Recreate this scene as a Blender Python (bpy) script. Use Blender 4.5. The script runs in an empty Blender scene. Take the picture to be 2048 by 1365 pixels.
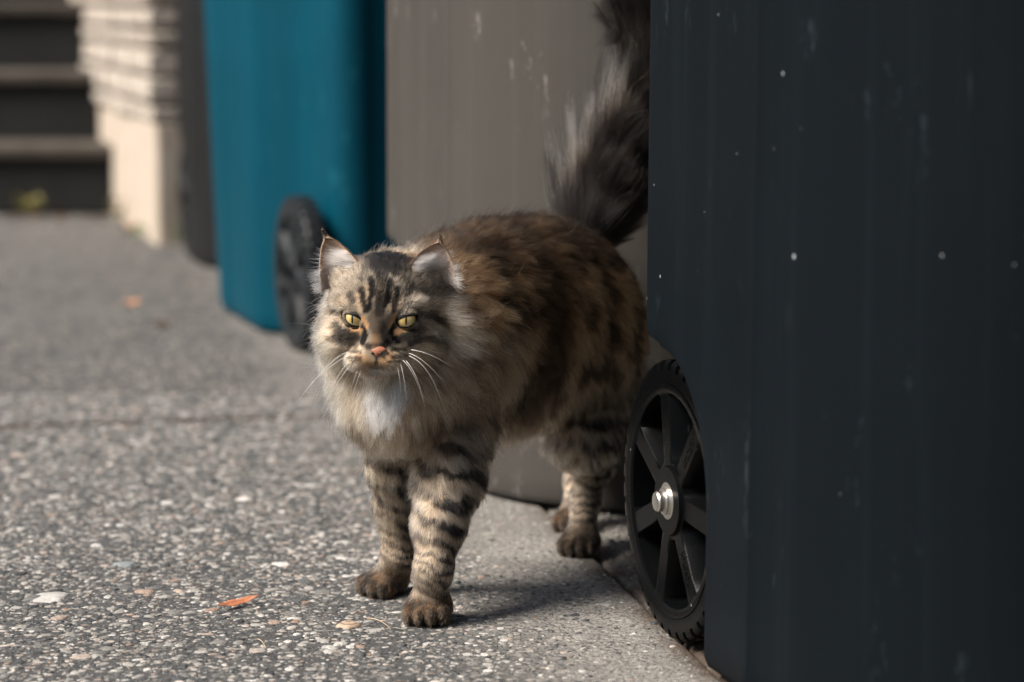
import bpy, bmesh, math
import numpy as np
from mathutils import Vector, Matrix, kdtree

# ------------------------------------------------------------------ camera, sky, sun, exposure
SC = bpy.context.scene
COL = SC.collection
FPX = 4836.0                      # focal length in photo pixels (85 mm on a 36 mm sensor, 2048 px wide)
CAMH = 62.0                       # camera height in cm
PITCH = math.atan(682.5 / FPX)
cam_d = bpy.data.cameras.new('camera'); cam = bpy.data.objects.new('camera', cam_d); COL.objects.link(cam)
cam.location = (0, 0, CAMH / 100); cam.rotation_euler = (math.pi / 2 - PITCH, 0, 0)
cam_d.lens = 85.0; cam_d.sensor_width = 36.0; cam_d.clip_start = 0.05; cam_d.clip_end = 3000
cam_d.dof.use_dof = True; cam_d.dof.focus_distance = 2.41; cam_d.dof.aperture_fstop = 3.3
SC.camera = cam

SUN_EL = math.radians(50); SUN_AZ = (-0.93, -0.34)          # towards the sun, horizontally
world = bpy.data.worlds.new('World'); SC.world = world; world.use_nodes = True
wn = world.node_tree.nodes; wl = world.node_tree.links
sky = wn.new('ShaderNodeTexSky'); sky.sky_type = 'NISHITA'; sky.sun_disc = False
sky.sun_elevation = SUN_EL; sky.sun_rotation = math.atan2(SUN_AZ[0], SUN_AZ[1])
sky.dust_density = 3.0; sky.air_density = 1.0; sky.ozone_density = 0.8
wl.new(sky.outputs[0], wn['Background'].inputs['Color']); wn['Background'].inputs['Strength'].default_value = 0.06
sun_d = bpy.data.lights.new('sun', 'SUN'); sun = bpy.data.objects.new('sun', sun_d); COL.objects.link(sun)
sun_d.energy = 5.0; sun_d.angle = math.radians(24); sun_d.color = (1.0, 0.92, 0.83)
sv = Vector((SUN_AZ[0] * math.cos(SUN_EL), SUN_AZ[1] * math.cos(SUN_EL), math.sin(SUN_EL)))
sun.rotation_euler = sv.to_track_quat('Z', 'Y').to_euler(); sun.location = sv * 20
vs = SC.view_settings; vs.view_transform = 'Standard'; vs.look = 'None'; vs.gamma = 1.0; vs.use_curve_mapping = False
vs.exposure = 0.85
SC.render.engine = 'CYCLES'
SC.cycles.use_denoising = True
SC.cycles.max_bounces = 10; SC.cycles.diffuse_bounces = 4; SC.cycles.glossy_bounces = 5; SC.cycles.transmission_bounces = 8
SC.cycles_curves.shape = 'RIBBONS'; SC.cycles_curves.subdivisions = 2

# ------------------------------------------------------------------ measuring helpers (cm)
CF = np.array([0, math.cos(PITCH), -math.sin(PITCH)]); CU = np.array([0, math.sin(PITCH), math.cos(PITCH)])
C0 = np.array([0, 0, CAMH])
def ray(px, py):
    return CF + np.array([1, 0, 0]) * (px - 1024) / FPX - CU * (py - 682.5) / FPX
def atY(px, py, Y):
    r = ray(px, py); return C0 + r * (Y / r[1])
def onZ(px, py, z=0.0):
    r = ray(px, py); return C0 + r * ((z - CAMH) / r[2])

def unit(v):
    v = np.asarray(v, float); return v / np.maximum(np.linalg.norm(v, axis=-1, keepdims=True), 1e-9)

def vnoise(P, seed=0):
    """value noise in 0..1 on (n,3) points"""
    P = np.asarray(P, float); i = np.floor(P).astype(np.int64); f = P - i; f = f * f * (3 - 2 * f)
    def h(x, y, z):
        n = (x * 73856093) ^ (y * 19349663) ^ (z * 83492791) ^ (seed * 2654435761)
        n = (n ^ (n >> 13)) * 1274126177 & 0x7fffffff
        n = (n ^ (n >> 11)) * 668265263 & 0x7fffffff
        return ((n ^ (n >> 15)) & 0xffff) / 65535.0
    r = 0
    for dx in (0, 1):
        for dy in (0, 1):
            for dz in (0, 1):
                w = (f[:, 0] if dx else 1 - f[:, 0]) * (f[:, 1] if dy else 1 - f[:, 1]) * (f[:, 2] if dz else 1 - f[:, 2])
                r = r + w * h(i[:, 0] + dx, i[:, 1] + dy, i[:, 2] + dz)
    return r
def fbm(P, seed=0, oct=3):
    a, s, t = 1.0, 0, 0
    for k in range(oct):
        s = s + a * vnoise(np.asarray(P) * 2 ** k, seed + k); t += a; a *= 0.5
    return s / t
def sstep(a, b, x):
    t = np.clip((x - a) / (b - a), 0, 1); return t * t * (3 - 2 * t)

# ------------------------------------------------------------------ object helpers
def tag(o, label=None, cat=None, group=None, kind=None):
    if label: o['label'] = label
    if cat: o['category'] = cat
    if group: o['group'] = group
    if kind: o['kind'] = kind
    return o
def empty(name, loc_cm, rz=0.0):
    o = bpy.data.objects.new(name, None); COL.objects.link(o)
    o.location = [c / 100 for c in loc_cm]; o.rotation_euler = (0, 0, rz); o.empty_display_size = 0.05
    return o
def mesh_data(name, V, F, mat=None, smooth=False):
    """V in cm"""
    me = bpy.data.meshes.new(name)
    me.from_pydata((np.asarray(V, float) / 100).tolist(), [], [list(map(int, f)) for f in F])
    me.update()
    if mat: me.materials.append(mat)
    if smooth:
        me.polygons.foreach_set('use_smooth', [True] * len(me.polygons))
    return me
def link(name, me, parent=None, loc=None):
    o = bpy.data.objects.new(name, me); COL.objects.link(o)
    if parent: o.parent = parent
    if loc is not None: o.location = [c / 100 for c in loc]
    return o
def mobj(name, V, F, mat, parent=None, smooth=False, loc=None):
    return link(name, mesh_data(name, V, F, mat, smooth), parent, loc)
def bevel(o, w_cm, seg=2, ang=35):
    m = o.modifiers.new('bevel', 'BEVEL'); m.width = w_cm / 100; m.segments = seg; m.limit_method = 'ANGLE'; m.angle_limit = math.radians(ang)
    return o
def autosmooth(me, ang=40):
    me.polygons.foreach_set('use_smooth', [True] * len(me.polygons))
    me.set_sharp_from_angle(angle=math.radians(ang))
def box_vf(x0, x1, y0, y1, z0, z1):
    V = [(x, y, z) for z in (z0, z1) for y in (y0, y1) for x in (x0, x1)]
    F = [(0, 2, 3, 1), (4, 5, 7, 6), (0, 1, 5, 4), (2, 6, 7, 3), (0, 4, 6, 2), (1, 3, 7, 5)]
    return V, F
def tube_vf(pts, rad, n=8, caps=True):
    pts = np.asarray(pts, float); m = len(pts); rad = np.broadcast_to(rad, (m,))
    T = unit(np.gradient(pts, axis=0)); up = np.array([0, 0, 1.0])
    if abs(T[0] @ up) > 0.9: up = np.array([1.0, 0, 0])
    V, F = [], []
    A = unit(np.cross(T[0], up))
    for k in range(m):
        A = unit(A - (A @ T[k]) * T[k]); B = np.cross(T[k], A)
        for j in range(n):
            a = 2 * math.pi * j / n
            V.append(pts[k] + rad[k] * (A * math.cos(a) + B * math.sin(a)))
    for k in range(m - 1):
        for j in range(n):
            F.append((k * n + j, k * n + (j + 1) % n, (k + 1) * n + (j + 1) % n, (k + 1) * n + j))
    if caps:
        F.append(tuple(range(n))[::-1]); F.append(tuple(range((m - 1) * n, m * n)))
    return V, F
def join_vf(parts):
    V, F = [], []
    for v, f in parts:
        o = len(V); V += list(v); F += [tuple(i + o for i in q) for q in f]
    return V, F

# ------------------------------------------------------------------ materials
class NT:
    def __init__(s, name):
        s.m = bpy.data.materials.new(name); s.m.use_nodes = True
        s.n = s.m.node_tree.nodes; s.l = s.m.node_tree.links; s.b = s.n['Principled BSDF']
    def node(s, t, **kw):
        x = s.n.new(t)
        for k, v in kw.items(): setattr(x, k, v)
        return x
    def to(s, a, b):
        s.l.new(a, b); return s
    def pos(s): return s.node('ShaderNodeNewGeometry').outputs['Position']
    def obj(s): return s.node('ShaderNodeTexCoord').outputs['Object']
    def mapping(s, vec, scale=(1, 1, 1), rot=(0, 0, 0), loc=(0, 0, 0)):
        x = s.node('ShaderNodeMapping'); x.inputs['Scale'].default_value = scale; x.inputs['Rotation'].default_value = rot; x.inputs['Location'].default_value = loc
        s.to(vec, x.inputs['Vector']); return x.outputs[0]
    def noise(s, vec, scale, detail=4, rough=0.55, out='Fac', dist=0.0):
        x = s.node('ShaderNodeTexNoise'); x.inputs['Scale'].default_value = scale; x.inputs['Detail'].default_value = detail
        x.inputs['Roughness'].default_value = rough; x.inputs['Distortion'].default_value = dist
        s.to(vec, x.inputs['Vector']); return x.outputs[out]
    def voro(s, vec, scale, feature='F1', out='Distance', rnd=1.0):
        x = s.node('ShaderNodeTexVoronoi', feature=feature); x.inputs['Scale'].default_value = scale; x.inputs['Randomness'].default_value = rnd
        s.to(vec, x.inputs['Vector']); return x.outputs[out]
    def ramp(s, fac, stops, interp='LINEAR'):
        x = s.node('ShaderNodeValToRGB'); cr = x.color_ramp; cr.interpolation = interp
        while len(cr.elements) < len(stops): cr.elements.new(0.5)
        for e, (p, c) in zip(cr.elements, stops):
            e.position = p; e.color = (c, c, c, 1) if isinstance(c, (int, float)) else (*c, 1)
        s.to(fac, x.inputs[0]); return x.outputs[0]
    def mix(s, fac, a, b, blend='MIX'):
        x = s.node('ShaderNodeMix', data_type='RGBA', blend_type=blend)
        for sock, v in ((x.inputs['Factor'], fac), (x.inputs[6], a), (x.inputs[7], b)):
            if hasattr(v, 'is_output'): s.to(v, sock)
            elif isinstance(v, (int, float)): sock.default_value = v if sock.type == 'VALUE' else (v, v, v, 1)
            else: sock.default_value = (*v, 1)
        return x.outputs[2]
    def math(s, op, a, b=0.0, clamp=False):
        x = s.node('ShaderNodeMath', operation=op, use_clamp=clamp)
        for sock, v in ((x.inputs[0], a), (x.inputs[1], b)):
            if hasattr(v, 'is_output'): s.to(v, sock)
            else: sock.default_value = v
        return x.outputs[0]
    def bump(s, h, strength=0.5, dist=0.002, prev=None):
        x = s.node('ShaderNodeBump'); x.inputs['Strength'].default_value = strength; x.inputs['Distance'].default_value = dist
        s.to(h, x.inputs['Height'])
        if prev is not None: s.to(prev, x.inputs['Normal'])
        return x.outputs[0]
    def base(s, c=None, rough=0.6, normal=None, metal=0.0, spec=0.5):
        if c is not None:
            if hasattr(c, 'is_output'): s.to(c, s.b.inputs['Base Color'])
            else: s.b.inputs['Base Color'].default_value = (*c, 1)
        if hasattr(rough, 'is_output'): s.to(rough, s.b.inputs['Roughness'])
        else: s.b.inputs['Roughness'].default_value = rough
        s.b.inputs['Metallic'].default_value = metal; s.b.inputs['Specular IOR Level'].default_value = spec
        if normal is not None: s.to(normal, s.b.inputs['Normal'])
        return s.m

# slab frame: the paving's joints run at this angle
SA = math.radians(11.4); UA = np.array([math.cos(SA), math.sin(SA)]); VA = np.array([-math.sin(SA), math.cos(SA)])
JU, JV = 61.9, 357.3                 # the two joints seen in the photograph, cm

def mat_concrete():
    t = NT('exposed_aggregate_concrete'); P = t.pos()
    R = t.mapping(P, rot=(0, 0, -SA))                      # u,v in metres
    sep = t.node('ShaderNodeSeparateXYZ'); t.to(R, sep.inputs[0])
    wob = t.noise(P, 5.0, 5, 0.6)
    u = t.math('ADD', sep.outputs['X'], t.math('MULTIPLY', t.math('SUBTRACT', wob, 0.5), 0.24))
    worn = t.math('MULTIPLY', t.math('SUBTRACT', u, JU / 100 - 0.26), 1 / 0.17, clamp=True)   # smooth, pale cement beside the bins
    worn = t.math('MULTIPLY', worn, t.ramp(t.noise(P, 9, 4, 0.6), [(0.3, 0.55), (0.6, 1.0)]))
    big = t.noise(P, 2.2, 4, 0.6)
    mid = t.noise(P, 28, 5, 0.65); fine = t.noise(P, 420, 3, 0.8); grit = t.noise(P, 900, 2, 0.9)
    cem = t.mix(mid, (0.045, 0.045, 0.045), (0.17, 0.165, 0.155))
    cem = t.mix(t.ramp(fine, [(0.40, 0.0), (0.58, 1.0)]), t.mix(0.85, cem, (0.012, 0.012, 0.013)), cem)
    # embedded stones beyond the modelled ones
    cells = t.voro(P, 105, out='Color'); dist = t.voro(P, 105)
    sp = t.node('ShaderNodeSeparateColor'); t.to(cells, sp.inputs[0])
    stone = t.ramp(sp.outputs[0], [(0.0, (0.035, 0.037, 0.04)), (0.25, (0.10, 0.10, 0.10)), (0.5, (0.19, 0.175, 0.155)), (0.72, (0.30, 0.27, 0.235)), (0.9, (0.46, 0.42, 0.37)), (1.0, (0.22, 0.15, 0.11))])
    smask = t.ramp(dist, [(0.38, 1.0), (0.5, 0.0)])
    agg = t.mix(smask, cem, stone)
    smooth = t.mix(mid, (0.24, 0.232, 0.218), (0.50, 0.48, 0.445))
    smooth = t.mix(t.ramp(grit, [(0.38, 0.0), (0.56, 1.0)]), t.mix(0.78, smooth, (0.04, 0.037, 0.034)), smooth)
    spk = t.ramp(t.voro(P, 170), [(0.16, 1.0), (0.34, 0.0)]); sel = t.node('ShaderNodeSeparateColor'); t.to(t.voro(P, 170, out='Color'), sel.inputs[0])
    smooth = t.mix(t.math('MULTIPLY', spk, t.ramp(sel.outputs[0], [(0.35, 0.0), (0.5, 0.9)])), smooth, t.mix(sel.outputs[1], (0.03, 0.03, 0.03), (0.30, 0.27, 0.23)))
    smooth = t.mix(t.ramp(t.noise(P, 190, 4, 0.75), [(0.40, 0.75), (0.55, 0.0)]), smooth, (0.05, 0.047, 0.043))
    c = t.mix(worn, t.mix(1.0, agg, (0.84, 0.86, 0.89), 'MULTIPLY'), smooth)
    c = t.mix(t.ramp(big, [(0.3, 0.0), (0.75, 0.45)]), c, t.mix(1.0, c, (0.55, 0.53, 0.5), 'MULTIPLY'))
    # dirt gathered along the joints
    dv = t.math('ABSOLUTE', t.math('SUBTRACT', sep.outputs['Y'], JV / 100)); du = t.math('ABSOLUTE', t.math('SUBTRACT', sep.outputs['X'], JU / 100))
    dj = t.math('MINIMUM', dv, du)
    jm = t.math('MULTIPLY', t.math('SUBTRACT', 0.035, dj), 40.0, clamp=True)
    c = t.mix(t.math('MULTIPLY', jm, t.ramp(t.noise(P, 14, 4), [(0.3, 0.2), (0.55, 0.9)])), c, (0.05, 0.033, 0.022))
    h = t.math('ADD', t.math('MULTIPLY', smask, 0.8), t.math('MULTIPLY', fine, 0.5))
    nb = t.bump(h, 0.55, 0.003); nb = t.bump(grit, 0.5, 0.0012, nb)
    return t.base(c, 0.82, nb, spec=0.3)
def mat_pebble(name='aggregate_stone'):
    t = NT(name)
    rp = t.node('ShaderNodeNewGeometry').outputs['Random Per Island']; oi = t.node('ShaderNodeObjectInfo').outputs['Random']
    r = t.math('FRACT', t.math('ADD', rp, oi)); P = t.pos()
    c = t.ramp(r, [(0.0, (0.018, 0.021, 0.024)), (0.22, (0.045, 0.05, 0.054)), (0.45, (0.10, 0.10, 0.098)), (0.62, (0.20, 0.195, 0.182)), (0.78, (0.34, 0.325, 0.30)), (0.91, (0.56, 0.55, 0.525)), (0.955, (0.28, 0.17, 0.11)), (1.0, (0.72, 0.70, 0.66))])
    c = t.mix(t.ramp(t.noise(P, 380, 5, 0.8), [(0.42, 0.0), (0.60, 0.85)]), c, t.mix(1.0, c, (0.38, 0.38, 0.38), 'MULTIPLY'))
    c = t.mix(t.ramp(t.noise(P, 700, 2, 0.7), [(0.52, 0.0), (0.66, 0.5)]), c, (0.30, 0.295, 0.285))
    return t.base(c, 0.62, t.bump(t.noise(P, 420, 4, 0.7), 0.9, 0.002), spec=0.3)
def mat_plain(name, c1, c2, scale=30, rough=0.7, bump=0.3, bscale=None, bdist=0.002, spec=0.4):
    t = NT(name); P = t.pos()
    return t.base(t.mix(t.ramp(t.noise(P, scale, 5, 0.6), [(0.3, 0.0), (0.7, 1.0)]), c1, c2), rough, t.bump(t.noise(P, bscale or scale * 4, 4), bump, bdist), spec=spec)
def mat_plastic(name, c, streak, rough=0.42, specks=0.0, spec=0.45, scuff=0.35):
    t = NT(name); O = t.obj()
    n1 = t.noise(O, 2.5, 4); st = t.noise(t.mapping(O, scale=(22, 22, 0.7)), 1.0, 4, 0.6)
    cc = t.mix(t.ramp(n1, [(0.35, 0.0), (0.7, 0.45)]), c, tuple(x * 0.62 for x in c))
    cc = t.mix(t.math('MULTIPLY', t.ramp(st, [(0.52, 0.0), (0.75, 1.0)]), 0.10), cc, streak)
    # rubbed scuffs and scratches
    warp = t.noise(O, 3.1, 2, out='Color')
    scr = t.noise(t.mix(0.12, t.mapping(O, scale=(3, 3, 1.2), rot=(0.5, 0.3, 0.4)), warp), 9.0, 6, 0.75)
    cc = t.mix(t.math('MULTIPLY', t.ramp(scr, [(0.61, 0.0), (0.68, 1.0)]), scuff), cc, streak)
    if specks > 0:
        M = t.mix(0.03, O, t.noise(O, 60, 2, out='Color'))
        d = t.voro(M, 22.0); cell = t.voro(M, 22.0, out='Color'); sp = t.node('ShaderNodeSeparateColor'); t.to(cell, sp.inputs[0])
        size = t.math('MULTIPLY', t.math('POWER', sp.outputs[0], 6.0), specks)
        cc = t.mix(t.math('MULTIPLY', t.math('SUBTRACT', size, d), 60.0, clamp=True), cc, (0.42, 0.45, 0.46))
        dr = t.noise(t.mapping(O, scale=(90, 90, 5.0)), 1.0, 4, 0.6); cc = t.mix(t.math('MULTIPLY', t.ramp(dr, [(0.70, 0.0), (0.76, 1.0)]), 0.22), cc, (0.10, 0.12, 0.14))
        d2 = t.voro(O, 38.0); cell2 = t.voro(O, 38.0, out='Color'); sp2 = t.node('ShaderNodeSeparateColor'); t.to(cell2, sp2.inputs[0])
        size2 = t.math('MULTIPLY', t.math('POWER', sp2.outputs[0], 6.0), specks * 1.1)
        cc = t.mix(t.math('MULTIPLY', t.math('SUBTRACT', size2, d2), 40.0, clamp=True), cc, (0.25, 0.27, 0.29))
    rr = t.math('ADD', t.math('MULTIPLY', t.noise(O, 12, 4), 0.22), rough - 0.1)
    nb = t.bump(t.noise(O, 700, 2), 0.25, 0.0006); nb = t.bump(t.noise(O, 7, 2), 0.15, 0.01, nb)
    return t.base(cc, rr, nb, spec=spec)

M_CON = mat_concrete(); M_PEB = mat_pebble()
M_DIRT = mat_plain('joint_dirt', (0.03, 0.02, 0.013), (0.11, 0.075, 0.05), 40, 0.95, 0.6)

# ------------------------------------------------------------------ ground, slabs, stones
rng = np.random.default_rng(7)
g = mobj('ground', [(-150000, -150000, -1.3), (150000, -150000, -1.3), (150000, 150000, -1.3), (-150000, 150000, -1.3)], [(0, 1, 2, 3)], M_DIRT)
tag(g, kind='structure')
pav = empty('pavement', (0, 0, 0)); tag(pav, kind='structure')
ub = [JU - 900, JU - 600, JU - 300, JU, JU + 150, JU + 300]; vb = [JV - 600, JV - 300, JV, JV + 330, JV + 660, JV + 960]
for i in range(len(ub) - 1):
    for j in range(len(vb) - 1):
        gw = 0.3; gv = 0.8; u0, u1, v0, v1 = ub[i] + gw, ub[i + 1] - gw, vb[j] + gv, vb[j + 1] - gv
        dz = -0.25 if (j < 2 and i == 3) else 0.0
        ch = 0.5; pts = []
        for (a, z) in ((0, -2.0), (0, -ch), (ch * 0.3, -ch * 0.3), (ch, 0)):
            for (u, v) in ((u0 + a, v0 + a), (u1 - a, v0 + a), (u1 - a, v1 - a), (u0 + a, v1 - a)):
                q = UA * u + VA * v; pts.append((q[0], q[1], z + dz))
        F = [(k * 4 + e, k * 4 + (e + 1) % 4, (k + 1) * 4 + (e + 1) % 4, (k + 1) * 4 + e) for k in range(3) for e in range(4)] + [(12, 13, 14, 15)]
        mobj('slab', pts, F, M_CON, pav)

def stone_vf(rx, ry, rz, seed, n=7):
    r = np.random.default_rng(seed); V = []; 
    k = 1 + 0.24 * (r.random(n) - 0.5) * 2
    for (s, z) in ((1.0, -0.25), (0.93, 0.42), (0.58, 0.86)):
        for j in range(n):
            a = 2 * math.pi * j / n; V.append((rx * s * k[j] * math.cos(a), ry * s * k[j] * math.sin(a), rz * z * (1 + 0.2 * (r.random() - 0.5))))
    V.append((0.1 * rx * (r.random() - .5), 0.1 * ry * (r.random() - .5), rz))
    F = [(q * n + j, q * n + (j + 1) % n, (q + 1) * n + (j + 1) % n, (q + 1) * n + j) for q in range(2) for j in range(n)]
    F += [(2 * n + j, 2 * n + (j + 1) % n, 3 * n) for j in range(n)]
    return np.array(V), F
# positions: within what a camera near here could see
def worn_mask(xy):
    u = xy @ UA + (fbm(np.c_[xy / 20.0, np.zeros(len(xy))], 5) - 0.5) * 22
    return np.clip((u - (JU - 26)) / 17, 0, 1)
N = 92000
Y = 205 + (rng.random(N) ** 0.8) * 175; X = (rng.random(N) - 0.5) * 2 * (Y * 0.245 + 4)
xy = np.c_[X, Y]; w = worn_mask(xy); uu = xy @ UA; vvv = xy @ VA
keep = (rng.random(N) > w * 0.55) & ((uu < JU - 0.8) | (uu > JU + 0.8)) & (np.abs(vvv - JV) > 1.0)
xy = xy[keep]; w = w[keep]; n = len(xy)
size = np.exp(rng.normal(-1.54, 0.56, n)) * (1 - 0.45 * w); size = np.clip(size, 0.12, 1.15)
asp = 0.55 + 0.4 * rng.random(n); rot = rng.random(n) * math.tau; hh = size * (0.06 + 0.24 * rng.random(n)) + 0.01
big = np.argsort(-size * 200 / xy[:, 1])[:300]; isbig = np.zeros(n, bool); isbig[big] = True
proto = [stone_vf(1, 1, 1, 100 + k) for k in range(12)]
big_me = [mesh_data('pebble', v, f, M_PEB, True) for v, f in proto]
for k, i in enumerate(big):
    o = link('pebble', big_me[k % 12], pav, (xy[i, 0], xy[i, 1], 0)); o.rotation_euler = (0, 0, rot[i]); o.scale = (size[i], size[i] * asp[i], hh[i])
Vs, Fq, Ft, off = [], [], [], 0
sm = np.where(~isbig)[0]
for k in range(12):
    ids = sm[k::12]; v, f = proto[k]; m = len(ids)
    c, s = np.cos(rot[ids])[:, None], np.sin(rot[ids])[:, None]
    x = v[None, :, 0] * size[ids][:, None]; y = v[None, :, 1] * (size * asp)[ids][:, None]; z = v[None, :, 2] * hh[ids][:, None]
    A = np.stack([x * c - y * s + xy[ids, 0][:, None], x * s + y * c + xy[ids, 1][:, None], z], -1).reshape(-1, 3)
    Vs.append(A); base = off + (np.arange(m) * len(v))[:, None, None]
    Fq.append((np.array([q for q in f if len(q) == 4])[None] + base).reshape(-1, 4)); Ft.append((np.array([q for q in f if len(q) == 3])[None] + base).reshape(-1, 3))
    off += m * len(v)
def big_mesh(name, V, quads, tris, mat, smooth=True):
    me = bpy.data.meshes.new(name); me.vertices.add(len(V)); me.vertices.foreach_set('co', (V / 100).astype(np.float32).ravel())
    nl = len(quads) * 4 + len(tris) * 3; me.loops.add(nl); me.loops.foreach_set('vertex_index', np.concatenate([quads.ravel(), tris.ravel()]).astype(np.int32))
    me.polygons.add(len(quads) + len(tris))
    st = np.concatenate([np.arange(len(quads)) * 4, len(quads) * 4 + np.arange(len(tris)) * 3]).astype(np.int32)
    me.polygons.foreach_set('loop_start', st); me.update(calc_edges=True); me.validate()
    me.polygons.foreach_set('use_smooth', [smooth] * len(me.polygons)); me.materials.append(mat); return me
go = link('aggregate', big_mesh('aggregate', np.concatenate(Vs), np.concatenate(Fq), np.concatenate(Ft), M_PEB), pav); tag(go, kind='stuff')

# ------------------------------------------------------------------ staircase and its cheek wall
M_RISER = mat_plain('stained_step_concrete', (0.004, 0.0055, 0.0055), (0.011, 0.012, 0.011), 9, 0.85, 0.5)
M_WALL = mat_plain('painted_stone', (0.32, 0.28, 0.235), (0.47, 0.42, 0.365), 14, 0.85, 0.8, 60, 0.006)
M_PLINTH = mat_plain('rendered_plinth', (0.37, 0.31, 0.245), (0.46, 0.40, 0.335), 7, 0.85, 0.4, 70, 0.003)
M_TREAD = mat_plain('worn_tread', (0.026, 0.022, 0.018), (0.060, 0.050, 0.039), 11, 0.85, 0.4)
wa = onZ(312, 492); wb = onZ(224, 431)
wdir = unit((wb - wa)[:2]); wn_ = np.array([wdir[1], -wdir[0]])         # wn_ points right, into the wall's thickness
stair = empty('staircase', (-220, wb[1], 0)); tag(stair, 'dark concrete steps with pale worn treads left of the pale wall', 'staircase')
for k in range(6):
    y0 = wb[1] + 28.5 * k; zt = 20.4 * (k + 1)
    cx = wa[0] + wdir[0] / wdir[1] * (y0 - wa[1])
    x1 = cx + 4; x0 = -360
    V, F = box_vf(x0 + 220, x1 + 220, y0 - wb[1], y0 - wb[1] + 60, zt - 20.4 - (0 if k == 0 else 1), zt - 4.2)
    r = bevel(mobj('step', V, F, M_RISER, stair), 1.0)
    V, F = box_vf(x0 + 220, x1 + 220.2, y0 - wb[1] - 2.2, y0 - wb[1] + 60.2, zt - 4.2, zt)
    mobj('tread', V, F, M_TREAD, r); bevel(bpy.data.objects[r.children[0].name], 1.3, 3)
wall = empty('stone_wall', (wa[0], wa[1], 0)); tag(wall, 'pale painted stone wall with smooth footing standing right of the steps', 'wall')
TH = 34.0; LEN = 230.0
def wpt(a, b, z): q = wdir * a + wn_ * b; return (q[0], q[1], z)       # along the wall, into it, up
def wbox(a0, a1, b0, b1, z0, z1, jit=0.0, r=None, slope=0.0):
    V = []
    for z in (z0, z1):
        for b in (b0, b1):
            for a in (a0, a1):
                V.append(wpt(a, b, z + slope * a))
    V = np.array(V)
    if jit: V = V + (r.random(V.shape) - 0.5) * jit
    return V, [(0, 1, 3, 2), (4, 6, 7, 5), (0, 4, 5, 1), (2, 3, 7, 6), (0, 2, 6, 4), (1, 5, 7, 3)]
V, F = wbox(0.6, LEN, 0.4, TH, -2, 31.5); bevel(mobj('footing', V, F, M_PLINTH, wall), 1.2, 2)
V, F = wbox(2.6, LEN - 1, 2.6, TH - 2, 30, 104); mobj('core', V, F, mat_plain('mortar', (0.16, 0.145, 0.125), (0.25, 0.225, 0.2), 30, 0.95, 0.5), wall)
rw = np.random.default_rng(11); z = 31.6
M_STONE = M_WALL
while z < 103:
    h = 2.9 + 3.0 * rw.random(); sl = 0.07 + 0.05 * (rw.random() - 0.5)
    a = 0.0
    while a < LEN:                                                     # the lit long side
        L = 9 + 16 * rw.random(); L = min(L, LEN - a)
        pr = 0.3 + 1.2 * rw.random(); s0 = -0.0
        V, F = wbox(a + 0.4, a + L - 0.8, -pr, 6.5, z, z + h, 0.5, rw)
        o = mobj('stone', V, F, M_STONE, wall); bevel(o, 0.7, 2, 20); a += L
    bcur = 7.2                                                         # the end that faces the camera
    while bcur < TH:
        L = min(9 + 14 * rw.random(), TH - bcur)
        V, F = wbox(-1.2 * rw.random() + 0.2, 5.5, bcur, bcur + L - 0.5, z + 0.3, z + h, 0.7, rw)
        o = mobj('stone', V, F, M_STONE, wall); bevel(o, 0.7, 2, 20); bcur += L
    z += h + 1.5

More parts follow.
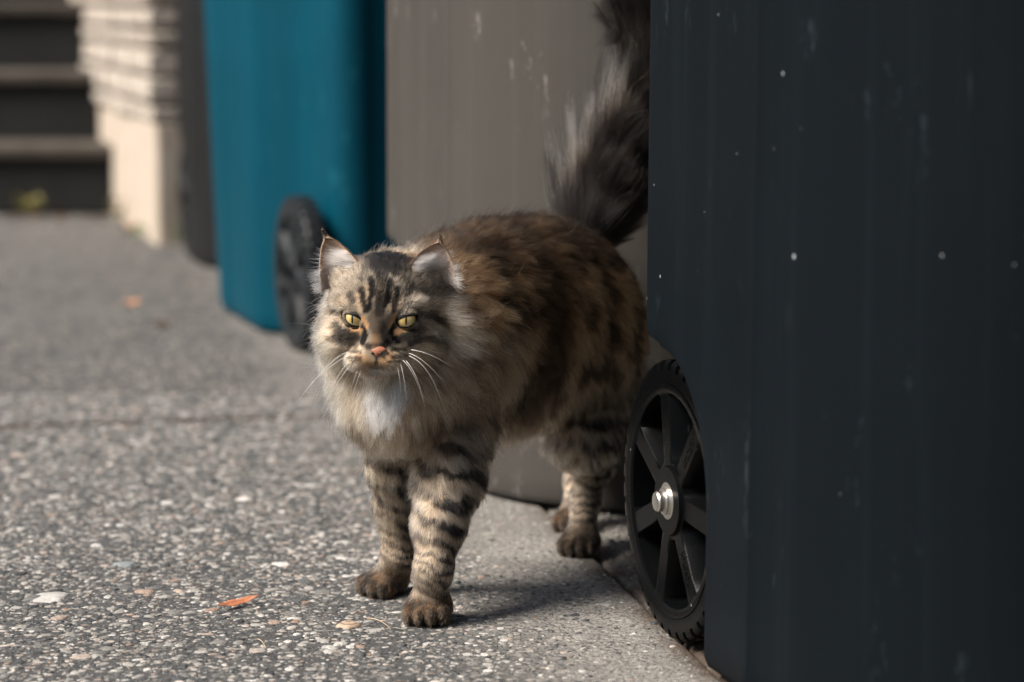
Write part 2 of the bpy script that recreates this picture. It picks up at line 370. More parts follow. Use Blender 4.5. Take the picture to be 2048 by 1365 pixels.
# ------------------------------------------------------------------ wheeled bins
M_TYRE = mat_plastic('black_wheel_plastic', (0.0022, 0.0025, 0.0028), (0.008, 0.008, 0.009), 0.27, 0.07, 0.07, 0.1)
M_STEEL = NT('zinc_plated_steel'); P = M_STEEL.obj(); M_STEEL = M_STEEL.base(M_STEEL.mix(M_STEEL.noise(P, 60, 4), (0.55, 0.53, 0.48), (0.82, 0.8, 0.76)), 0.34, None, 1.0)
WR, WW = 13.8, 5.6
def wheel_meshes():
    # wheel lies in the y-z plane, outer face towards -x at x=0, centre at origin
    rs = np.array([1.2, 2.4, 3.25, 3.35, 3.7, 4.2, 5.5, 7.0, 8.6, 9.9, 10.25, 10.45, 11.1]); half = math.pi / 7; V, F = [], []; nth = 7 * 12
    for i, r in enumerate(rs):
        rc = min(max(r, 3.7), 10.25); tw = (0.55 + (rc - 3.6) * 0.435) / rc; ti_ = tw - 0.40 / rc; floor = 4.1 < r < 10.0
        for sct in range(7):
            a0 = math.radians(105) + sct * 2 * half
            for q, th in enumerate((-half, -(tw + half) / 2, -tw - 0.12 / rc, -tw, -ti_, -ti_ * 0.5, 0.0, ti_ * 0.5, ti_, tw, tw + 0.12 / rc, (tw + half) / 2)):
                dep = 2.7 if floor and 4 <= q <= 8 else (0.14 if floor and q in (3, 9) else 0.0)
                if floor and 4 <= q <= 8: dep += 0.25 * math.sin((r - 4.2) / 5.7 * math.pi)
                if r < 3.3: dep -= 0.35
                if r > 10.4: dep -= 0.15
                V.append((dep, r * math.cos(a0 + th), r * math.sin(a0 + th)))
    nr = len(rs)
    for i in range(nr - 1):
        for k in range(nth):
            F.append((i * nth + k, (i + 1) * nth + k, (i + 1) * nth + (k + 1) % nth, i * nth + (k + 1) % nth))
    # back plate
    b = len(V)
    for r in (1.2, 11.1):
        for k in range(nth): V.append((WW - 0.6, r * math.cos(math.tau * k / nth), r * math.sin(math.tau * k / nth)))
    for k in range(nth): F.append((b + k, b + (k + 1) % nth, b + nth + (k + 1) % nth, b + nth + k))
    # raised moulding marks on two of the spokes
    for a0 in (130.7, 233.6):
        aa = math.radians(a0); ca, sa = math.cos(aa), math.sin(aa); rr = np.random.default_rng(int(a0))
        for q in range(7):
            r0 = 5.4 + q * 0.5
            for s in range(2):
                t0 = -0.35 + 0.45 * s + 0.1 * rr.random(); l = 0.10 + 0.2 * rr.random()
                vv, ff = box_vf(-0.07, 0.06, r0, r0 + (0.3 if (q + s) % 2 else 0.09), t0, t0 + l)
                vv = [(x, y * ca - z * sa, y * sa + z * ca) for x, y, z in vv]; o = len(V); V += vv; F += [tuple(i + o for i in f) for f in ff]
    rim = mesh_data('rim', V, F, M_TYRE); autosmooth(rim, 38)
    # tyre with lugs
    nl = 40; per = 10; nth = nl * per; prof = [(0.02, 10.9, 0), (-0.12, 11.3, 0), (-0.10, 12.4, 0), (0.0, 12.75, 1), (0.35, 13.1, 1), (1.3, 13.2, 1), (2.5, 13.22, 1), (2.55, 13.22, 2), (3.3, 13.22, 2), (4.6, 13.2, 2), (5.3, 13.0, 2), (WW, 12.6, 2), (WW, 10.9, 0)]
    V, F = [], []
    for (x, r, side) in prof:
        for k in range(nth):
            ph = (k / per + (0.5 if side == 2 else 0.0)) % 1.0; lug = 1.0 if ph < 0.62 else 0.0
            rr = r + (0.2 if lug and side else 0) - (0.75 if (side and not lug) else 0)
            a = math.tau * k / nth; V.append((x, rr * math.cos(a), rr * math.sin(a)))
    for i in range(len(prof) - 1):
        for k in range(nth):
            F.append((i * nth + k, (i + 1) * nth + k, (i + 1) * nth + (k + 1) % nth, i * nth + (k + 1) % nth))
    tyre = mesh_data('tyre', V, F, M_TYRE); autosmooth(tyre, 40)
    # axle end: washer, cap
    def lathe(pr, n=40):
        V = [(x, r * math.cos(math.tau * k / n), r * math.sin(math.tau * k / n)) for x, r in pr for k in range(n)]
        F = [(i * n + k, (i + 1) * n + k, (i + 1) * n + (k + 1) % n, i * n + (k + 1) % n) for i in range(len(pr) - 1) for k in range(n)]
        return V, F
    V, F = join_vf([lathe([(0.0, 0.05), (0.0, 1.75), (-0.04, 1.85), (-0.3, 1.85), (-0.36, 1.75), (-0.36, 0.9)]), lathe([(-0.3, 1.28), (-0.75, 1.28), (-0.78, 1.0)]), lathe([(-0.3, 0.98), (-1.35, 0.98), (-1.52, 0.86), (-1.57, 0.6), (-1.57, 0.02)])])
    cap = mesh_data('axle_cap', V, F, M_STEEL); autosmooth(cap, 30)
    return tyre, rim, cap
TYRE, RIM, CAP = wheel_meshes(); CAP_DARK = CAP.copy(); CAP_DARK.materials[0] = M_TYRE
M_TYRE2 = mat_plastic('sheen_wheel_plastic', (0.016, 0.019, 0.022), (0.035, 0.037, 0.04), 0.4, 0.0, 0.2, 0.3)  # paler copy of the wheel plastic, lit grey sheen put into its colour
TYRE2, RIM2 = TYRE.copy(), RIM.copy(); TYRE2.materials[0] = RIM2.materials[0] = M_TYRE2

def box_section(z):
    """outline of the bin that is waisted between its wheels"""
    k = (z - 1) / 100.0; W = 26.8 + 1.5 * k; N = 19.4 + 1.0 * k; yr = 8.5; yf = -(65.0 + 12.0 * k)
    P = [(0, yr), (N * 0.30, yr), (N * 0.32, yr - 0.8), (N * 0.68, yr - 0.8), (N * 0.70, yr)]
    for j in range(5):
        a = math.pi / 2 * (1 - j / 4.0); P.append((N - 4.5 + 4.5 * math.cos(a), yr - 4.5 + 4.5 * math.sin(a)))
    P += [(N, 1), (N, -8)]
    for j in range(9):
        t = j / 8.0; P.append((N + (W - N) * float(sstep(0, 1, t)), -12.0 - 13.0 * t))
    P += [(W, -36), (W, -46), (W - 0.4, -46.6), (W - 0.4, -50), (W, -50.6), (W, yf + 9)]
    for j in range(1, 8):
        a = math.pi / 2 * j / 7; P.append((W - 8 + 8 * math.cos(a), yf + 8 - 8 * math.sin(a)))
    P.append((0, yf)); return P
def bin_section(z):
    """half outline (x>=0) from rear centre round to front centre, cm; y=+ is the wheel side"""
    k = (z - 1) / 100.0; W = 27.0 - 0.5 * k; yr = 7.4; yf = -(53.0 + 6.0 * k); tap = math.tan(math.radians(12))
    P = [(0, yr), (W * 0.35, yr), (W * 0.37, yr - 0.5), (W * 0.70, yr - 0.5), (W * 0.72, yr)]
    for j in range(6):
        a = math.pi / 2 * (1 - j / 5.0); P.append((W - 0.3 - 3 + 3 * math.cos(a), yr - 3 + 3 * math.sin(a)))
    P += [(W - 0.3, 3.5), (W - 0.3, 0.9), (W, 0.4), (W, -6), (W, -13), (W, -20.5), (W + 0.28, -21), (W + 0.28, -23.2)]
    P.append((W - 0.1, -23.8))
    for j in range(1, 16):                                   # broad rounded nose
        a = math.pi / 2 * j / 15; e = 2 / 2.15
        P.append(((W - 0.1) * math.cos(a) ** e if j < 15 else 0.0, -23.8 + (yf + 23.8) * math.sin(a) ** e))
    return P
def bin_body(section, cut=True):
    zs = [0.6, 1.6, 4, 9, 15, 22, 28, 31, 36, 45, 55, 65, 75, 85, 93, 96, 97, 101]
    V, F = [], []; n = None
    for i, z in enumerate(zs):
        h = section(z); full = h + [(-x, y) for x, y in h[-2:0:-1]]
        n = len(full); ins = 0.985 if i == 0 else 1.0; out = 1.0 if z < 96.5 else 1.05
        for x, y in full: V.append((x * ins * out, (y + 25) * ins * out - 25, z))
    for i in range(len(zs) - 1):
        for k in range(n): F.append((i * n + k, i * n + (k + 1) % n, (i + 1) * n + (k + 1) % n, (i + 1) * n + k))
    F = [f[::-1] for f in F]
    F.append(tuple(range(n))); F.append(tuple(range((len(zs) - 1) * n, len(zs) * n))[::-1])
    me = mesh_data('body', V, F); bm = bmesh.new(); bm.from_mesh(me); bmesh.ops.recalc_face_normals(bm, faces=bm.faces); bm.to_mesh(me); bm.free()
    o = bpy.data.objects.new('bin_work', me); COL.objects.link(o)
    cutters = []
    for s, rx, x0, x1 in ((-1, 15.2, 15.5, 26.0), (1, 15.2, 15.5, 26.0), (-1, 12.3, 25.6, 45), (1, 12.3, 25.6, 45)) if cut else ():
        zt = 30.2 if rx > 14 else 28.9
        pr = [(-rx, -6), (-rx, 14.6)] + [(rx * math.cos(a), 14.6 + (zt - 14.6) * math.sin(a)) for a in np.linspace(math.pi, math.pi / 2, 16)[1:]] + [(4.5, zt + 0.6), (6.4, zt + 1.8), (7.0, zt + 3.6), (24, zt + 3.8), (24, -6)]
        m = len(pr); Vc = [(s * x, y, z) for x in (x0, x1) for y, z in pr]
        Fc = [tuple(range(m)), tuple(range(m, 2 * m))[::-1]] + [(k, m + k, m + (k + 1) % m, (k + 1) % m) for k in range(m)]
        mc = mesh_data('cut', Vc, Fc); bm = bmesh.new(); bm.from_mesh(mc); bmesh.ops.recalc_face_normals(bm, faces=bm.faces); bm.to_mesh(mc); bm.free()
        c = bpy.data.objects.new('cut', mc); COL.objects.link(c); cutters.append(c)
        b = o.modifiers.new('b', 'BOOLEAN'); b.object = c; b.operation = 'DIFFERENCE'; b.solver = 'EXACT'
    b = o.modifiers.new('bev', 'BEVEL'); b.width = 0.0045; b.segments = 2; b.limit_method = 'ANGLE'; b.angle_limit = math.radians(48)
    dg = bpy.context.evaluated_depsgraph_get(); res = bpy.data.meshes.new_from_object(o.evaluated_get(dg))
    for c in cutters + [o]: bpy.data.objects.remove(c)
    res.name = 'body'; autosmooth(res, 32); return res
BODY = bin_body(bin_section); BODY_BOX = bin_body(box_section, False)
def make_bin(label, origin, deg, mat, body=None, section=bin_section, thick=1.0, cap=None):
    body = body or BODY
    root = empty('wheeled_bin', (origin[0], origin[1], 0), math.radians(deg)); tag(root, label, 'bin', 'wheeled bins standing in a row')
    me = body.copy(); me.materials.clear(); me.materials.append(mat); link('body', me, root)
    V, F = [], []
    for z, s in ((100.5, 1.04), (101.2, 1.075), (103.5, 1.08), (106, 1.05), (109, 0.86), (110, 0.4)):
        h = section(100); full = h + [(-x, y) for x, y in h[-2:0:-1]]
        V += [(x * s, (y + 25) * s - 25, z) for x, y in full]
    n = len(full); F = [(i * n + k, i * n + (k + 1) % n, (i + 1) * n + (k + 1) % n, (i + 1) * n + k) for i in range(5) for k in range(n)]
    F = [f[::-1] for f in F] + [tuple(range(n)), tuple(range(5 * n, 6 * n))[::-1]]
    o = mobj('lid', V, F, mat, root); autosmooth(o.data, 40)
    V, F = tube_vf([(-24, 11, 97), (-24, 16, 99.5), (-23, 17.5, 100), (23, 17.5, 100), (24, 16, 99.5), (24, 11, 97)], 1.5, 10); mobj('handle', V, F, mat, root, True)
    V, F = tube_vf([(-26, 0, WR), (26, 0, WR)], 0.95, 12); mobj('axle', V, F, M_STEEL, root, True)
    for s in (-1, 1):
        wh = empty('wheel', (s * 25.8, 0, WR)); wh.parent = root; wh.rotation_euler = (0.35 if s < 0 else 0.1, 0, 0 if s < 0 else math.pi)
        if s < 0: wh.rotation_euler = (0.0, 0, 0)
        for nm, me in (('tyre', TYRE if cap else TYRE2), ('rim', RIM if cap else RIM2), ('axle_cap', cap or CAP_DARK)): link(nm, me, wh).scale = (thick, 1.03, 1.03)
    return root
M_BLACK = mat_plastic('black_bin_plastic', (0.0056, 0.0080, 0.0104), (0.028, 0.038, 0.048), 0.50, 0.095, 0.025, 0.4)
M_GREY = mat_plastic('grey_bin_plastic', (0.062, 0.058, 0.053), (0.18, 0.17, 0.157), 0.5, 0.0, 0.08, 0.75)
M_BLUE = mat_plastic('blue_bin_plastic', (0.0008, 0.050, 0.080), (0.012, 0.11, 0.15), 0.5, 0.0, 0.08, 0.45)
M_CHAR = mat_plastic('charcoal_bin_plastic', (0.004, 0.0045, 0.005), (0.012, 0.012, 0.013), 0.5, 0.0, 0.4, 0.2)
RB = 17.0
def place_from_wheel(px, py, z, Y, deg, side):
    """bin origin so that the outer face of its wheel (side -1/+1) is centred at this point"""
    p = atY(px, py, Y); a = math.radians(deg); ex = np.array([math.cos(a), math.sin(a)])
    return p[:2] - ex * side * 25.8
o_black = place_from_wheel(1340, 1003, WR, 230.5, RB, -1)
make_bin('large black bin filling the right edge, its spoked wheel beside the cat', o_black, RB, M_BLACK, cap=CAP)
RG = 20.0
make_bin('grey bin between the blue and black bins, directly behind the cat', (9.3, 339.0), RG, M_GREY)
o_blue = place_from_wheel(582, 562, WR, 428.0, 198.5, 1)
make_bin('teal blue bin with a black spoked wheel, behind the cat\'s head', o_blue, 198.5, M_BLUE, BODY_BOX, box_section, 0.68)
make_bin('dark charcoal bin mostly hidden, a thin strip left of the blue bin', (-55.5, 600.0), 14.8, M_CHAR)
# unseen dark wall added right of the frame to block sky light
V, F = [], []
hdv = np.array([-0.26, 0.965]); hnv = np.array([0.965, 0.26]); hb0 = np.array([o_black[0], o_black[1]]) + hnv * 47
pts = [hb0 - hdv * 420, hb0 + hdv * 520]; quad = [pts[0], pts[1], pts[1] + hnv * 20, pts[0] + hnv * 20]
V = [(q[0], q[1], z) for z in (-1, 290) for q in quad]; F = [(0, 1, 5, 4), (1, 2, 6, 5), (2, 3, 7, 6), (3, 0, 4, 7), (4, 5, 6, 7)]
tag(mobj('added_sky_block_wall', V, F, mat_plain('sky_block_wall_dark', (0.018, 0.020, 0.021), (0.035, 0.037, 0.037), 6, 0.8, 0.4)), kind='structure')

# ------------------------------------------------------------------ the cat (cm, world axes)
def smin(a, b, k):
    h = np.clip(0.5 + 0.5 * (b - a) / k, 0, 1); return b * (1 - h) + a * h - k * h * (1 - h)
# head frame: u = picture right, v = up, f = out of the face
HO = atY(765, 612, 240.0)
hf = unit([-0.085, -0.99, 0.02]); hr = unit(np.cross([0.03, 0, 1], hf)); hu = np.cross(hf, hr)
HM = np.stack([hr, hu, hf])                         # rows
def hw(u, v, f): return HO + hr * u + hu * v + hf * f
def hd(u, v, f): return hr * u + hu * v + hf * f
def hloc(P): return (np.asarray(P) - HO) @ HM.T
def hpx(px, py, fd):
    """photo point -> head-frame (u,v) at depth fd in front of the head's centre"""
    r = ray(px, py); t = (fd - (C0 - HO) @ hf) / (r @ hf); q = hloc(C0 + r * t); return q[:2]

PR = []     # (kind, data, k, group)
def ell(c, r, k=2.0, grp='body', M=None): PR.append(('e', np.asarray(c, float), np.asarray(r, float), np.eye(3) if M is None else M, k, grp))
def cone(a, b, ra, rb, k=1.5, grp='body'): PR.append(('c', np.asarray(a, float), np.asarray(b, float), ra, rb, k, grp))
def psdf(p, P):
    if p[0] == 'e':
        q = (P - p[1]) @ p[3].T; k0 = np.linalg.norm(q / p[2], axis=-1); k1 = np.linalg.norm(q / p[2] ** 2, axis=-1)
        return k0 * (k0 - 1) / np.maximum(k1, 1e-6)
    a, b, ra, rb = p[1:5]; ab = b - a; t = np.clip(((P - a) @ ab) / (ab @ ab), 0, 1)
    return np.linalg.norm(P - a - t[..., None] * ab, axis=-1) - (ra + t * (rb - ra))
SD = unit([0.47, 0.88, 0.0]); SN = np.array([SD[1], -SD[0], 0.0])      # along the spine (backwards), and to the cat's left (picture right)
BM = np.stack([SN, SD, [0, 0, 1]])
# trunk
ell((-6.5, 248.5, 28.0), (7.0, 8.5, 9.3), 3, 'body', BM)     # shoulders
ell((-2.4, 256.0, 28.6), (8.3, 11.0, 9.9), 3, 'body', BM)    # ribs
ell((2.2, 263.5, 28.6), (8.5, 10.5, 9.6), 3, 'body', BM)     # loin
ell((5.8, 269.5, 26.6), (8.3, 8.5, 9.2), 3, 'body', BM)      # hips
ell((7.6, 272.5, 23.5), (7.0, 6.5, 7.6), 3, 'body', BM)
cone((-4, 254, 20.5), (4, 268, 19.5), 4.8, 4.6, 4, 'body')     # belly
# chest and neck
ell(atY(798, 815, 241.5), (4.6, 4.4, 4.7), 3, 'chest')
ell(atY(805, 735, 243.5), (6.6, 5.0, 6.8), 3, 'chest')
cone(hw(0.3, -1.5, -3.5), (-7.5, 248.5, 26.5), 6.3, 7.6, 3, 'chest')
# head
H = 'head'
ell(hw(0, 0.6, -0.3), (4.75, 4.35, 4.9), 1.5, H, HM)
ell(hw(0, -1.6, 0.8), (5.0, 3.4, 3.9), 1.5, H, HM)
for s in (-1, 1):
    ell(hw(s * 3.1, -3.1, 1.6), (2.6, 2.5, 2.7), 1.2, H, HM)
    cone(hw(s * 1.1, -0.30, 4.15), hw(s * 3.9, 0.75, 2.75), 0.62, 0.72, 0.7, H)
    ell(hw(s * 1.3, -4.95, 4.85), (1.65, 1.15, 1.45), 0.5, H, HM)
    ell(hw(s * 3.5, 2.6, -1.2), (2.0, 1.7, 1.8), 1.0, H, HM)
cone(hw(0, 0.8, 3.5), hw(0, -3.4, 5.2), 1.15, 1.0, 0.7, H)
ell(hw(0, -4.3, 4.6), (1.7, 1.7, 1.6), 0.7, H, HM)
ell(hw(0, -6.15, 4.05), (1.45, 0.85, 1.25), 0.5, H, HM)
# front legs: near (cat's left, picture right), far (picture left)
G = onZ
def limb(pts, rads, grp, k=1.2):
    for a, b, ra, rb in zip(pts[:-1], pts[1:], rads[:-1], rads[1:]): cone(a, b, ra, rb, k, grp)
def paw(px, py, yaw, grp, s=1.0):
    p = G(px, py); d = np.array([math.sin(yaw), -math.cos(yaw), 0.0]); q = np.array([math.cos(yaw), math.sin(yaw), 0.0])
    M = np.stack([q, d, [0, 0, 1]])
    ell(p + [0, 0, 1.25 * s], (2.05 * s, 2.3 * s, 1.3 * s), 0.5, grp, M)
    for j, o in enumerate((-1.5, -0.53, 0.53, 1.5)):
        fw = 1.55 if abs(o) < 1 else 1.1
        ell(p + q * o * s + d * fw * s + [0, 0, 0.95 * s], (0.60 * s, 1.25 * s, 1.0 * s), 0.10, grp, M)
    return p, d
p1, d1 = paw(857, 1243, -0.12, 'fleg', 1.14)
limb([p1 + [0.1, 0.9, 1.6], atY(866, 1140, 236.6), atY(878, 1050, 238.6), atY(895, 960, 242.0), atY(905, 850, 246)], [1.7, 1.75, 2.4, 3.3, 4.4], 'fleg')
p2, d2 = paw(770, 1188, -0.75, 'fleg', 1.1)
limb([p2 + [0.6, 0.8, 1.6], atY(797, 1115, 248.0), atY(789, 1010, 248.0), atY(785, 930, 247.0), atY(790, 850, 246)], [1.6, 1.6, 1.9, 2.4, 3.5], 'fleg')
# hind legs
p3, d3 = paw(1160, 1107, -0.25, 'hleg', 1.1)
limb([p3 + [0.2, 0.8, 1.5], p3 + [0.7, 4.6, 5.4], p3 + [1.6, 6.0, 9.3], p3 + [0.3, 1.8, 13.5], p3 + [0.5, 5.0, 20]], [1.6, 1.5, 2.1, 3.7, 5.8], 'hleg')
p4, d4 = paw(1146, 1060, -0.25, 'hleg', 1.05)
limb([p4 + [0.2, 0.8, 1.5], p4 + [0.7, 4.6, 5.4], p4 + [1.0, 5.5, 9.3], p4 + [-0.5, 1.5, 13.5], p4 + [0.5, 2.5, 20]], [1.55, 1.4, 2.0, 3.2, 5.2], 'hleg')
# tail
TAIL = np.array([atY(1150, 520, 270), atY(1185, 445, 273.5), atY(1232, 360, 275), atY(1290, 265, 275.5), atY(1335, 165, 275.5), atY(1335, 85, 275), atY(1300, 30, 275), atY(1258, 30, 275)])
limb(list(TAIL), [2.8, 2.2, 1.4, 1.3, 1.2, 1.15, 1.05, 0.8], 'tail', 1.0)
# eye sockets are carved after the union
EYE = {-1: np.append(hpx(709.5, 637.5, 4.3), 3.45), 1: np.append(hpx(812, 639.5, 4.3), 3.45)}
EYE[-1][0], EYE[1][0] = EYE[-1][0], EYE[1][0]
ER = 1.18

HV = 0.31
lo = np.array([-19.0, 229.0, -1.0]); hi = np.array([26.0, 290.0, 66.0])
dims = np.ceil((hi - lo) / HV).astype(int) + 1
FLD = np.full(dims, 12.0, np.float32)
ax = [lo[i] + HV * np.arange(dims[i]) for i in range(3)]
for p in PR:
    if p[0] == 'e': R = p[2].max() + 4; a, b = p[1] - R, p[1] + R
    else: R = max(p[3], p[4]) + 4; a, b = np.minimum(p[1], p[2]) - R, np.maximum(p[1], p[2]) + R
    i0 = np.clip(np.floor((a - lo) / HV).astype(int), 0, dims); i1 = np.clip(np.ceil((b - lo) / HV).astype(int) + 1, 0, dims)
    sl = tuple(slice(i0[i], i1[i]) for i in range(3))
    if min(i1 - i0) <= 0: continue
    g3 = np.stack(np.meshgrid(ax[0][sl[0]], ax[1][sl[1]], ax[2][sl[2]], indexing='ij'), -1)
    FLD[sl] = smin(FLD[sl], psdf(p, g3).astype(np.float32), p[4] if p[0] == 'e' else p[5])
for s in (-1, 1):
    c = hw(*EYE[s]); i0 = np.floor((c - 3 - lo) / HV).astype(int); i1 = i0 + int(6 / HV); sl = tuple(slice(i0[i], i1[i]) for i in range(3))
    g3 = np.stack(np.meshgrid(ax[0][sl[0]], ax[1][sl[1]], ax[2][sl[2]], indexing='ij'), -1)
    q3 = (g3 - c) @ HM.T; pl_ = q3[..., 1] - 0.42 - s * 0.22 * q3[..., 0]
    FLD[sl] = np.maximum(FLD[sl], -np.maximum(np.linalg.norm(g3 - c, axis=-1) - ER * 1.12, pl_).astype(np.float32))

def surface_nets(Fd):
    nx, ny, nz = Fd.shape; S = Fd < 0
    cor = [(0, 0, 0), (1, 0, 0), (0, 1, 0), (1, 1, 0), (0, 0, 1), (1, 0, 1), (0, 1, 1), (1, 1, 1)]
    cnt = sum(S[c[0]:nx - 1 + c[0], c[1]:ny - 1 + c[1], c[2]:nz - 1 + c[2]].astype(np.int8) for c in cor)
    act = np.argwhere((cnt > 0) & (cnt < 8)); vals = np.stack([Fd[act[:, 0] + c[0], act[:, 1] + c[1], act[:, 2] + c[2]] for c in cor], 1)
    acc = np.zeros((len(act), 3)); num = np.zeros(len(act))
    for i in range(8):
        for j in range(i + 1, 8):
            d = np.array(cor[j]) - np.array(cor[i])
            if np.abs(d).sum() != 1: continue
            m = (vals[:, i] < 0) != (vals[:, j] < 0); t = vals[m, i] / (vals[m, i] - vals[m, j])
            acc[m] += np.array(cor[i]) + t[:, None] * d; num[m] += 1
    V = lo + HV * (act + acc / num[:, None])
    idx = -np.ones((nx - 1, ny - 1, nz - 1), np.int64); idx[tuple(act.T)] = np.arange(len(act)); Q = []
    for axis in range(3):
        A = np.moveaxis(S, axis, 0); e = np.argwhere(A[:-1] != A[1:]); I = np.moveaxis(idx, axis, 0)
        e = e[(e[:, 1] > 0) & (e[:, 2] > 0) & (e[:, 1] < I.shape[1]) & (e[:, 2] < I.shape[2])]
        q = np.stack([I[e[:, 0], e[:, 1] - 1, e[:, 2] - 1], I[e[:, 0], e[:, 1], e[:, 2] - 1], I[e[:, 0], e[:, 1], e[:, 2]], I[e[:, 0], e[:, 1] - 1, e[:, 2]]], 1)
        fl = A[e[:, 0], e[:, 1], e[:, 2]]
        if axis == 1: fl = ~fl
        q[~fl] = q[~fl][:, ::-1]; Q.append(q[(q >= 0).all(1)])
    return V, np.concatenate(Q)
BV, BQ = surface_nets(FLD)
tri = np.concatenate([BQ[:, [0, 1, 2]], BQ[:, [0, 2, 3]]])
fn = np.cross(BV[tri[:, 1]] - BV[tri[:, 0]], BV[tri[:, 2]] - BV[tri[:, 0]]); farea = np.linalg.norm(fn, axis=1) / 2
VN = np.zeros_like(BV)
for c in range(3): np.add.at(VN, tri[:, c], fn)
VN = unit(VN)

# ---- pattern: each function works in the cat's own space
def lin(*rgb):
    c = np.array(rgb, float) / 255.0; return np.where(c <= 0.04045, c / 12.92, ((c + 0.055) / 1.055) ** 2.4)
CREAM = np.array([0.80, 0.64, 0.47]); BEIGE = np.array([0.57, 0.42, 0.285]); GREY = np.array([0.34, 0.28, 0.215]); TAN = np.array([0.46, 0.275, 0.145])
ORANGE = np.array([0.62, 0.36, 0.18]); WHITE = np.array([0.90, 0.87, 0.83]); BLACK = np.array([0.010, 0.0095, 0.010]); BROWN = np.array([0.055, 0.038, 0.027])
def fdm(px, py):
    u = (px - 763) / 20.4; v = (612 - py) / 20.4
    fd = 4.6 - 0.105 * u * u - 0.14 * max(v - 0.5, 0) ** 2 - 0.03 * min(v + 2, 0) ** 2
    return fd + 1.5 * math.exp(-(u / 1.7) ** 2 - ((v + 4.2) / 1.9) ** 2)
STROKES = []
def stroke(pts, w, col, a=1.0):
    STROKES.append((np.array([hpx(x, y, fdm(x, y)) for x, y in pts]), np.atleast_1d(np.array(w, float) / 20.4), col, a))
def seg_d(q, pl):
    best = np.full(len(q), 99.0); bt = np.zeros(len(q)); n = len(pl) - 1
    for i in range(max(n, 1)):
        a = pl[i]; b = pl[min(i + 1, n)]; ab = b - a; L = ab @ ab
        t = np.clip(((q - a) @ ab) / L, 0, 1) if L > 0 else np.zeros(len(q)); d = np.linalg.norm(q - a - t[:, None] * ab, axis=1)
        m = d < best; best[m] = d[m]; bt[m] = (i + t[m]) / max(n, 1)
    return best, bt
# light areas
stroke([(690, 600), (672, 612)], [9, 6], CREAM * 0.8, 0.6); stroke([(838, 600), (880, 606)], [9, 8], CREAM * 0.7, 0.55)
stroke([(665, 640), (672, 655)], 11, CREAM * 0.8, 0.4); stroke([(865, 668), (905, 690)], [10, 12], CREAM, 0.65)
stroke([(650, 690), (690, 712)], [18, 14], CREAM * 0.9, 0.7); stroke([(850, 712), (905, 720)], [16, 20], BEIGE * 1.1, 0.7)
stroke([(733, 575), (735, 612)], [5, 5], BEIGE, 0.85); stroke([(757, 565), (752, 600)], [5, 4], BEIGE * 0.95, 0.8)
stroke([(770, 568), (768, 602)], [6, 4], BEIGE * 1.05, 0.85); stroke([(784, 585), (781, 622)], [5, 5], BEIGE, 0.85)
stroke([(715, 590), (722, 622)], [5, 5], BEIGE, 0.7); stroke([(800, 590), (797, 615)], [4, 5], BEIGE, 0.7)
stroke([(753, 672), (754, 688)], [9, 8], ORANGE * 0.55, 0.75)
stroke([(720, 705), (700, 725)], [15, 15], CREAM * 0.95, 0.85); stroke([(785, 706), (812, 722)], [15, 15], CREAM * 0.95, 0.85)
stroke([(726, 712), (742, 722)], [9, 9], ORANGE * 0.95, 0.75); stroke([(782, 712), (768, 722)], [9, 9], ORANGE * 0.95, 0.75)
stroke([(748, 742), (776, 742)], 7, WHITE * 0.6, 0.8); stroke([(735, 757), (792, 757)], 8, CREAM * 0.9, 0.7)
# dark marks
stroke([(748, 500), (806, 500)], 24, BLACK * 2.0, 0.75); stroke([(752, 535), (800, 530)], [10, 12], BLACK * 2.0, 0.6)
stroke([(705, 530), (720, 520)], [10, 8], BROWN * 1.5, 0.5); stroke([(826, 540), (812, 515)], [10, 8], BROWN * 1.5, 0.5)
stroke([(741, 560), (743, 585), (739, 618)], [5, 5, 4], BLACK); stroke([(723, 580), (727, 600), (732, 622)], [5, 5, 4], BLACK, 0.95)
stroke([(760, 520), (762, 560), (760, 622)], [16, 8, 8], BLACK, 0.9); stroke([(777, 565), (776, 600), (771, 612)], [5, 5, 3], BLACK)
stroke([(792, 580), (790, 612), (786, 626)], [5, 5, 3], BLACK, 0.95); stroke([(752, 636), (756, 652)], [12, 12], BROWN * 1.0, 0.7)
stroke([(770, 505), (785, 525), (790, 548)], [24, 14, 6], BLACK, 0.9); stroke([(738, 515), (730, 540), (722, 560)], [10, 8, 4], BLACK, 0.6)
stroke([(700, 592), (706, 600)], [7, 5], BLACK, 0.7); stroke([(805, 545), (822, 575), (815, 590)], [6, 5, 4], BLACK, 0.6)
stroke([(657, 620), (672, 623), (690, 627)], [4, 4, 3], BLACK); stroke([(838, 627), (866, 632), (892, 646), (912, 664)], [4, 6, 6, 4], BLACK, 0.95)
stroke([(672, 650), (688, 664), (712, 672)], [8, 9, 8], BLACK, 0.8); stroke([(688, 676), (712, 690)], [6, 6], BLACK, 0.65)
stroke([(655, 678), (672, 672), (682, 678)], [3, 5, 3], BLACK, 0.85); stroke([(668, 706), (690, 700)], [5, 5], BROWN, 0.7)
stroke([(806, 676), (838, 664), (862, 648)], [7, 8, 6], BLACK, 0.8); stroke([(820, 688), (845, 676), (868, 676), (890, 690)], [4, 5, 6, 4], BLACK, 0.9)
stroke([(860, 714), (885, 724)], [6, 7], BROWN, 0.6); stroke([(835, 728), (870, 745)], [6, 6], BROWN, 0.5)
stroke([(729, 654), (731, 668), (726, 684)], [5, 6, 5], BLACK); stroke([(786, 654), (784, 668), (792, 686)], [5, 6, 5], BLACK)
stroke([(737, 690), (742, 694)], [5, 4], BLACK, 0.8); stroke([(772, 688), (768, 694)], [5, 4], BLACK, 0.8); stroke([(744, 689), (766, 689)], 3, BROWN, 0.7)
for (a, b, c) in ((704, 726, 701), (702, 728, 711), (710, 730, 719)): stroke([(a, c - 1), (b, c)], 2.2, BLACK, 0.8)
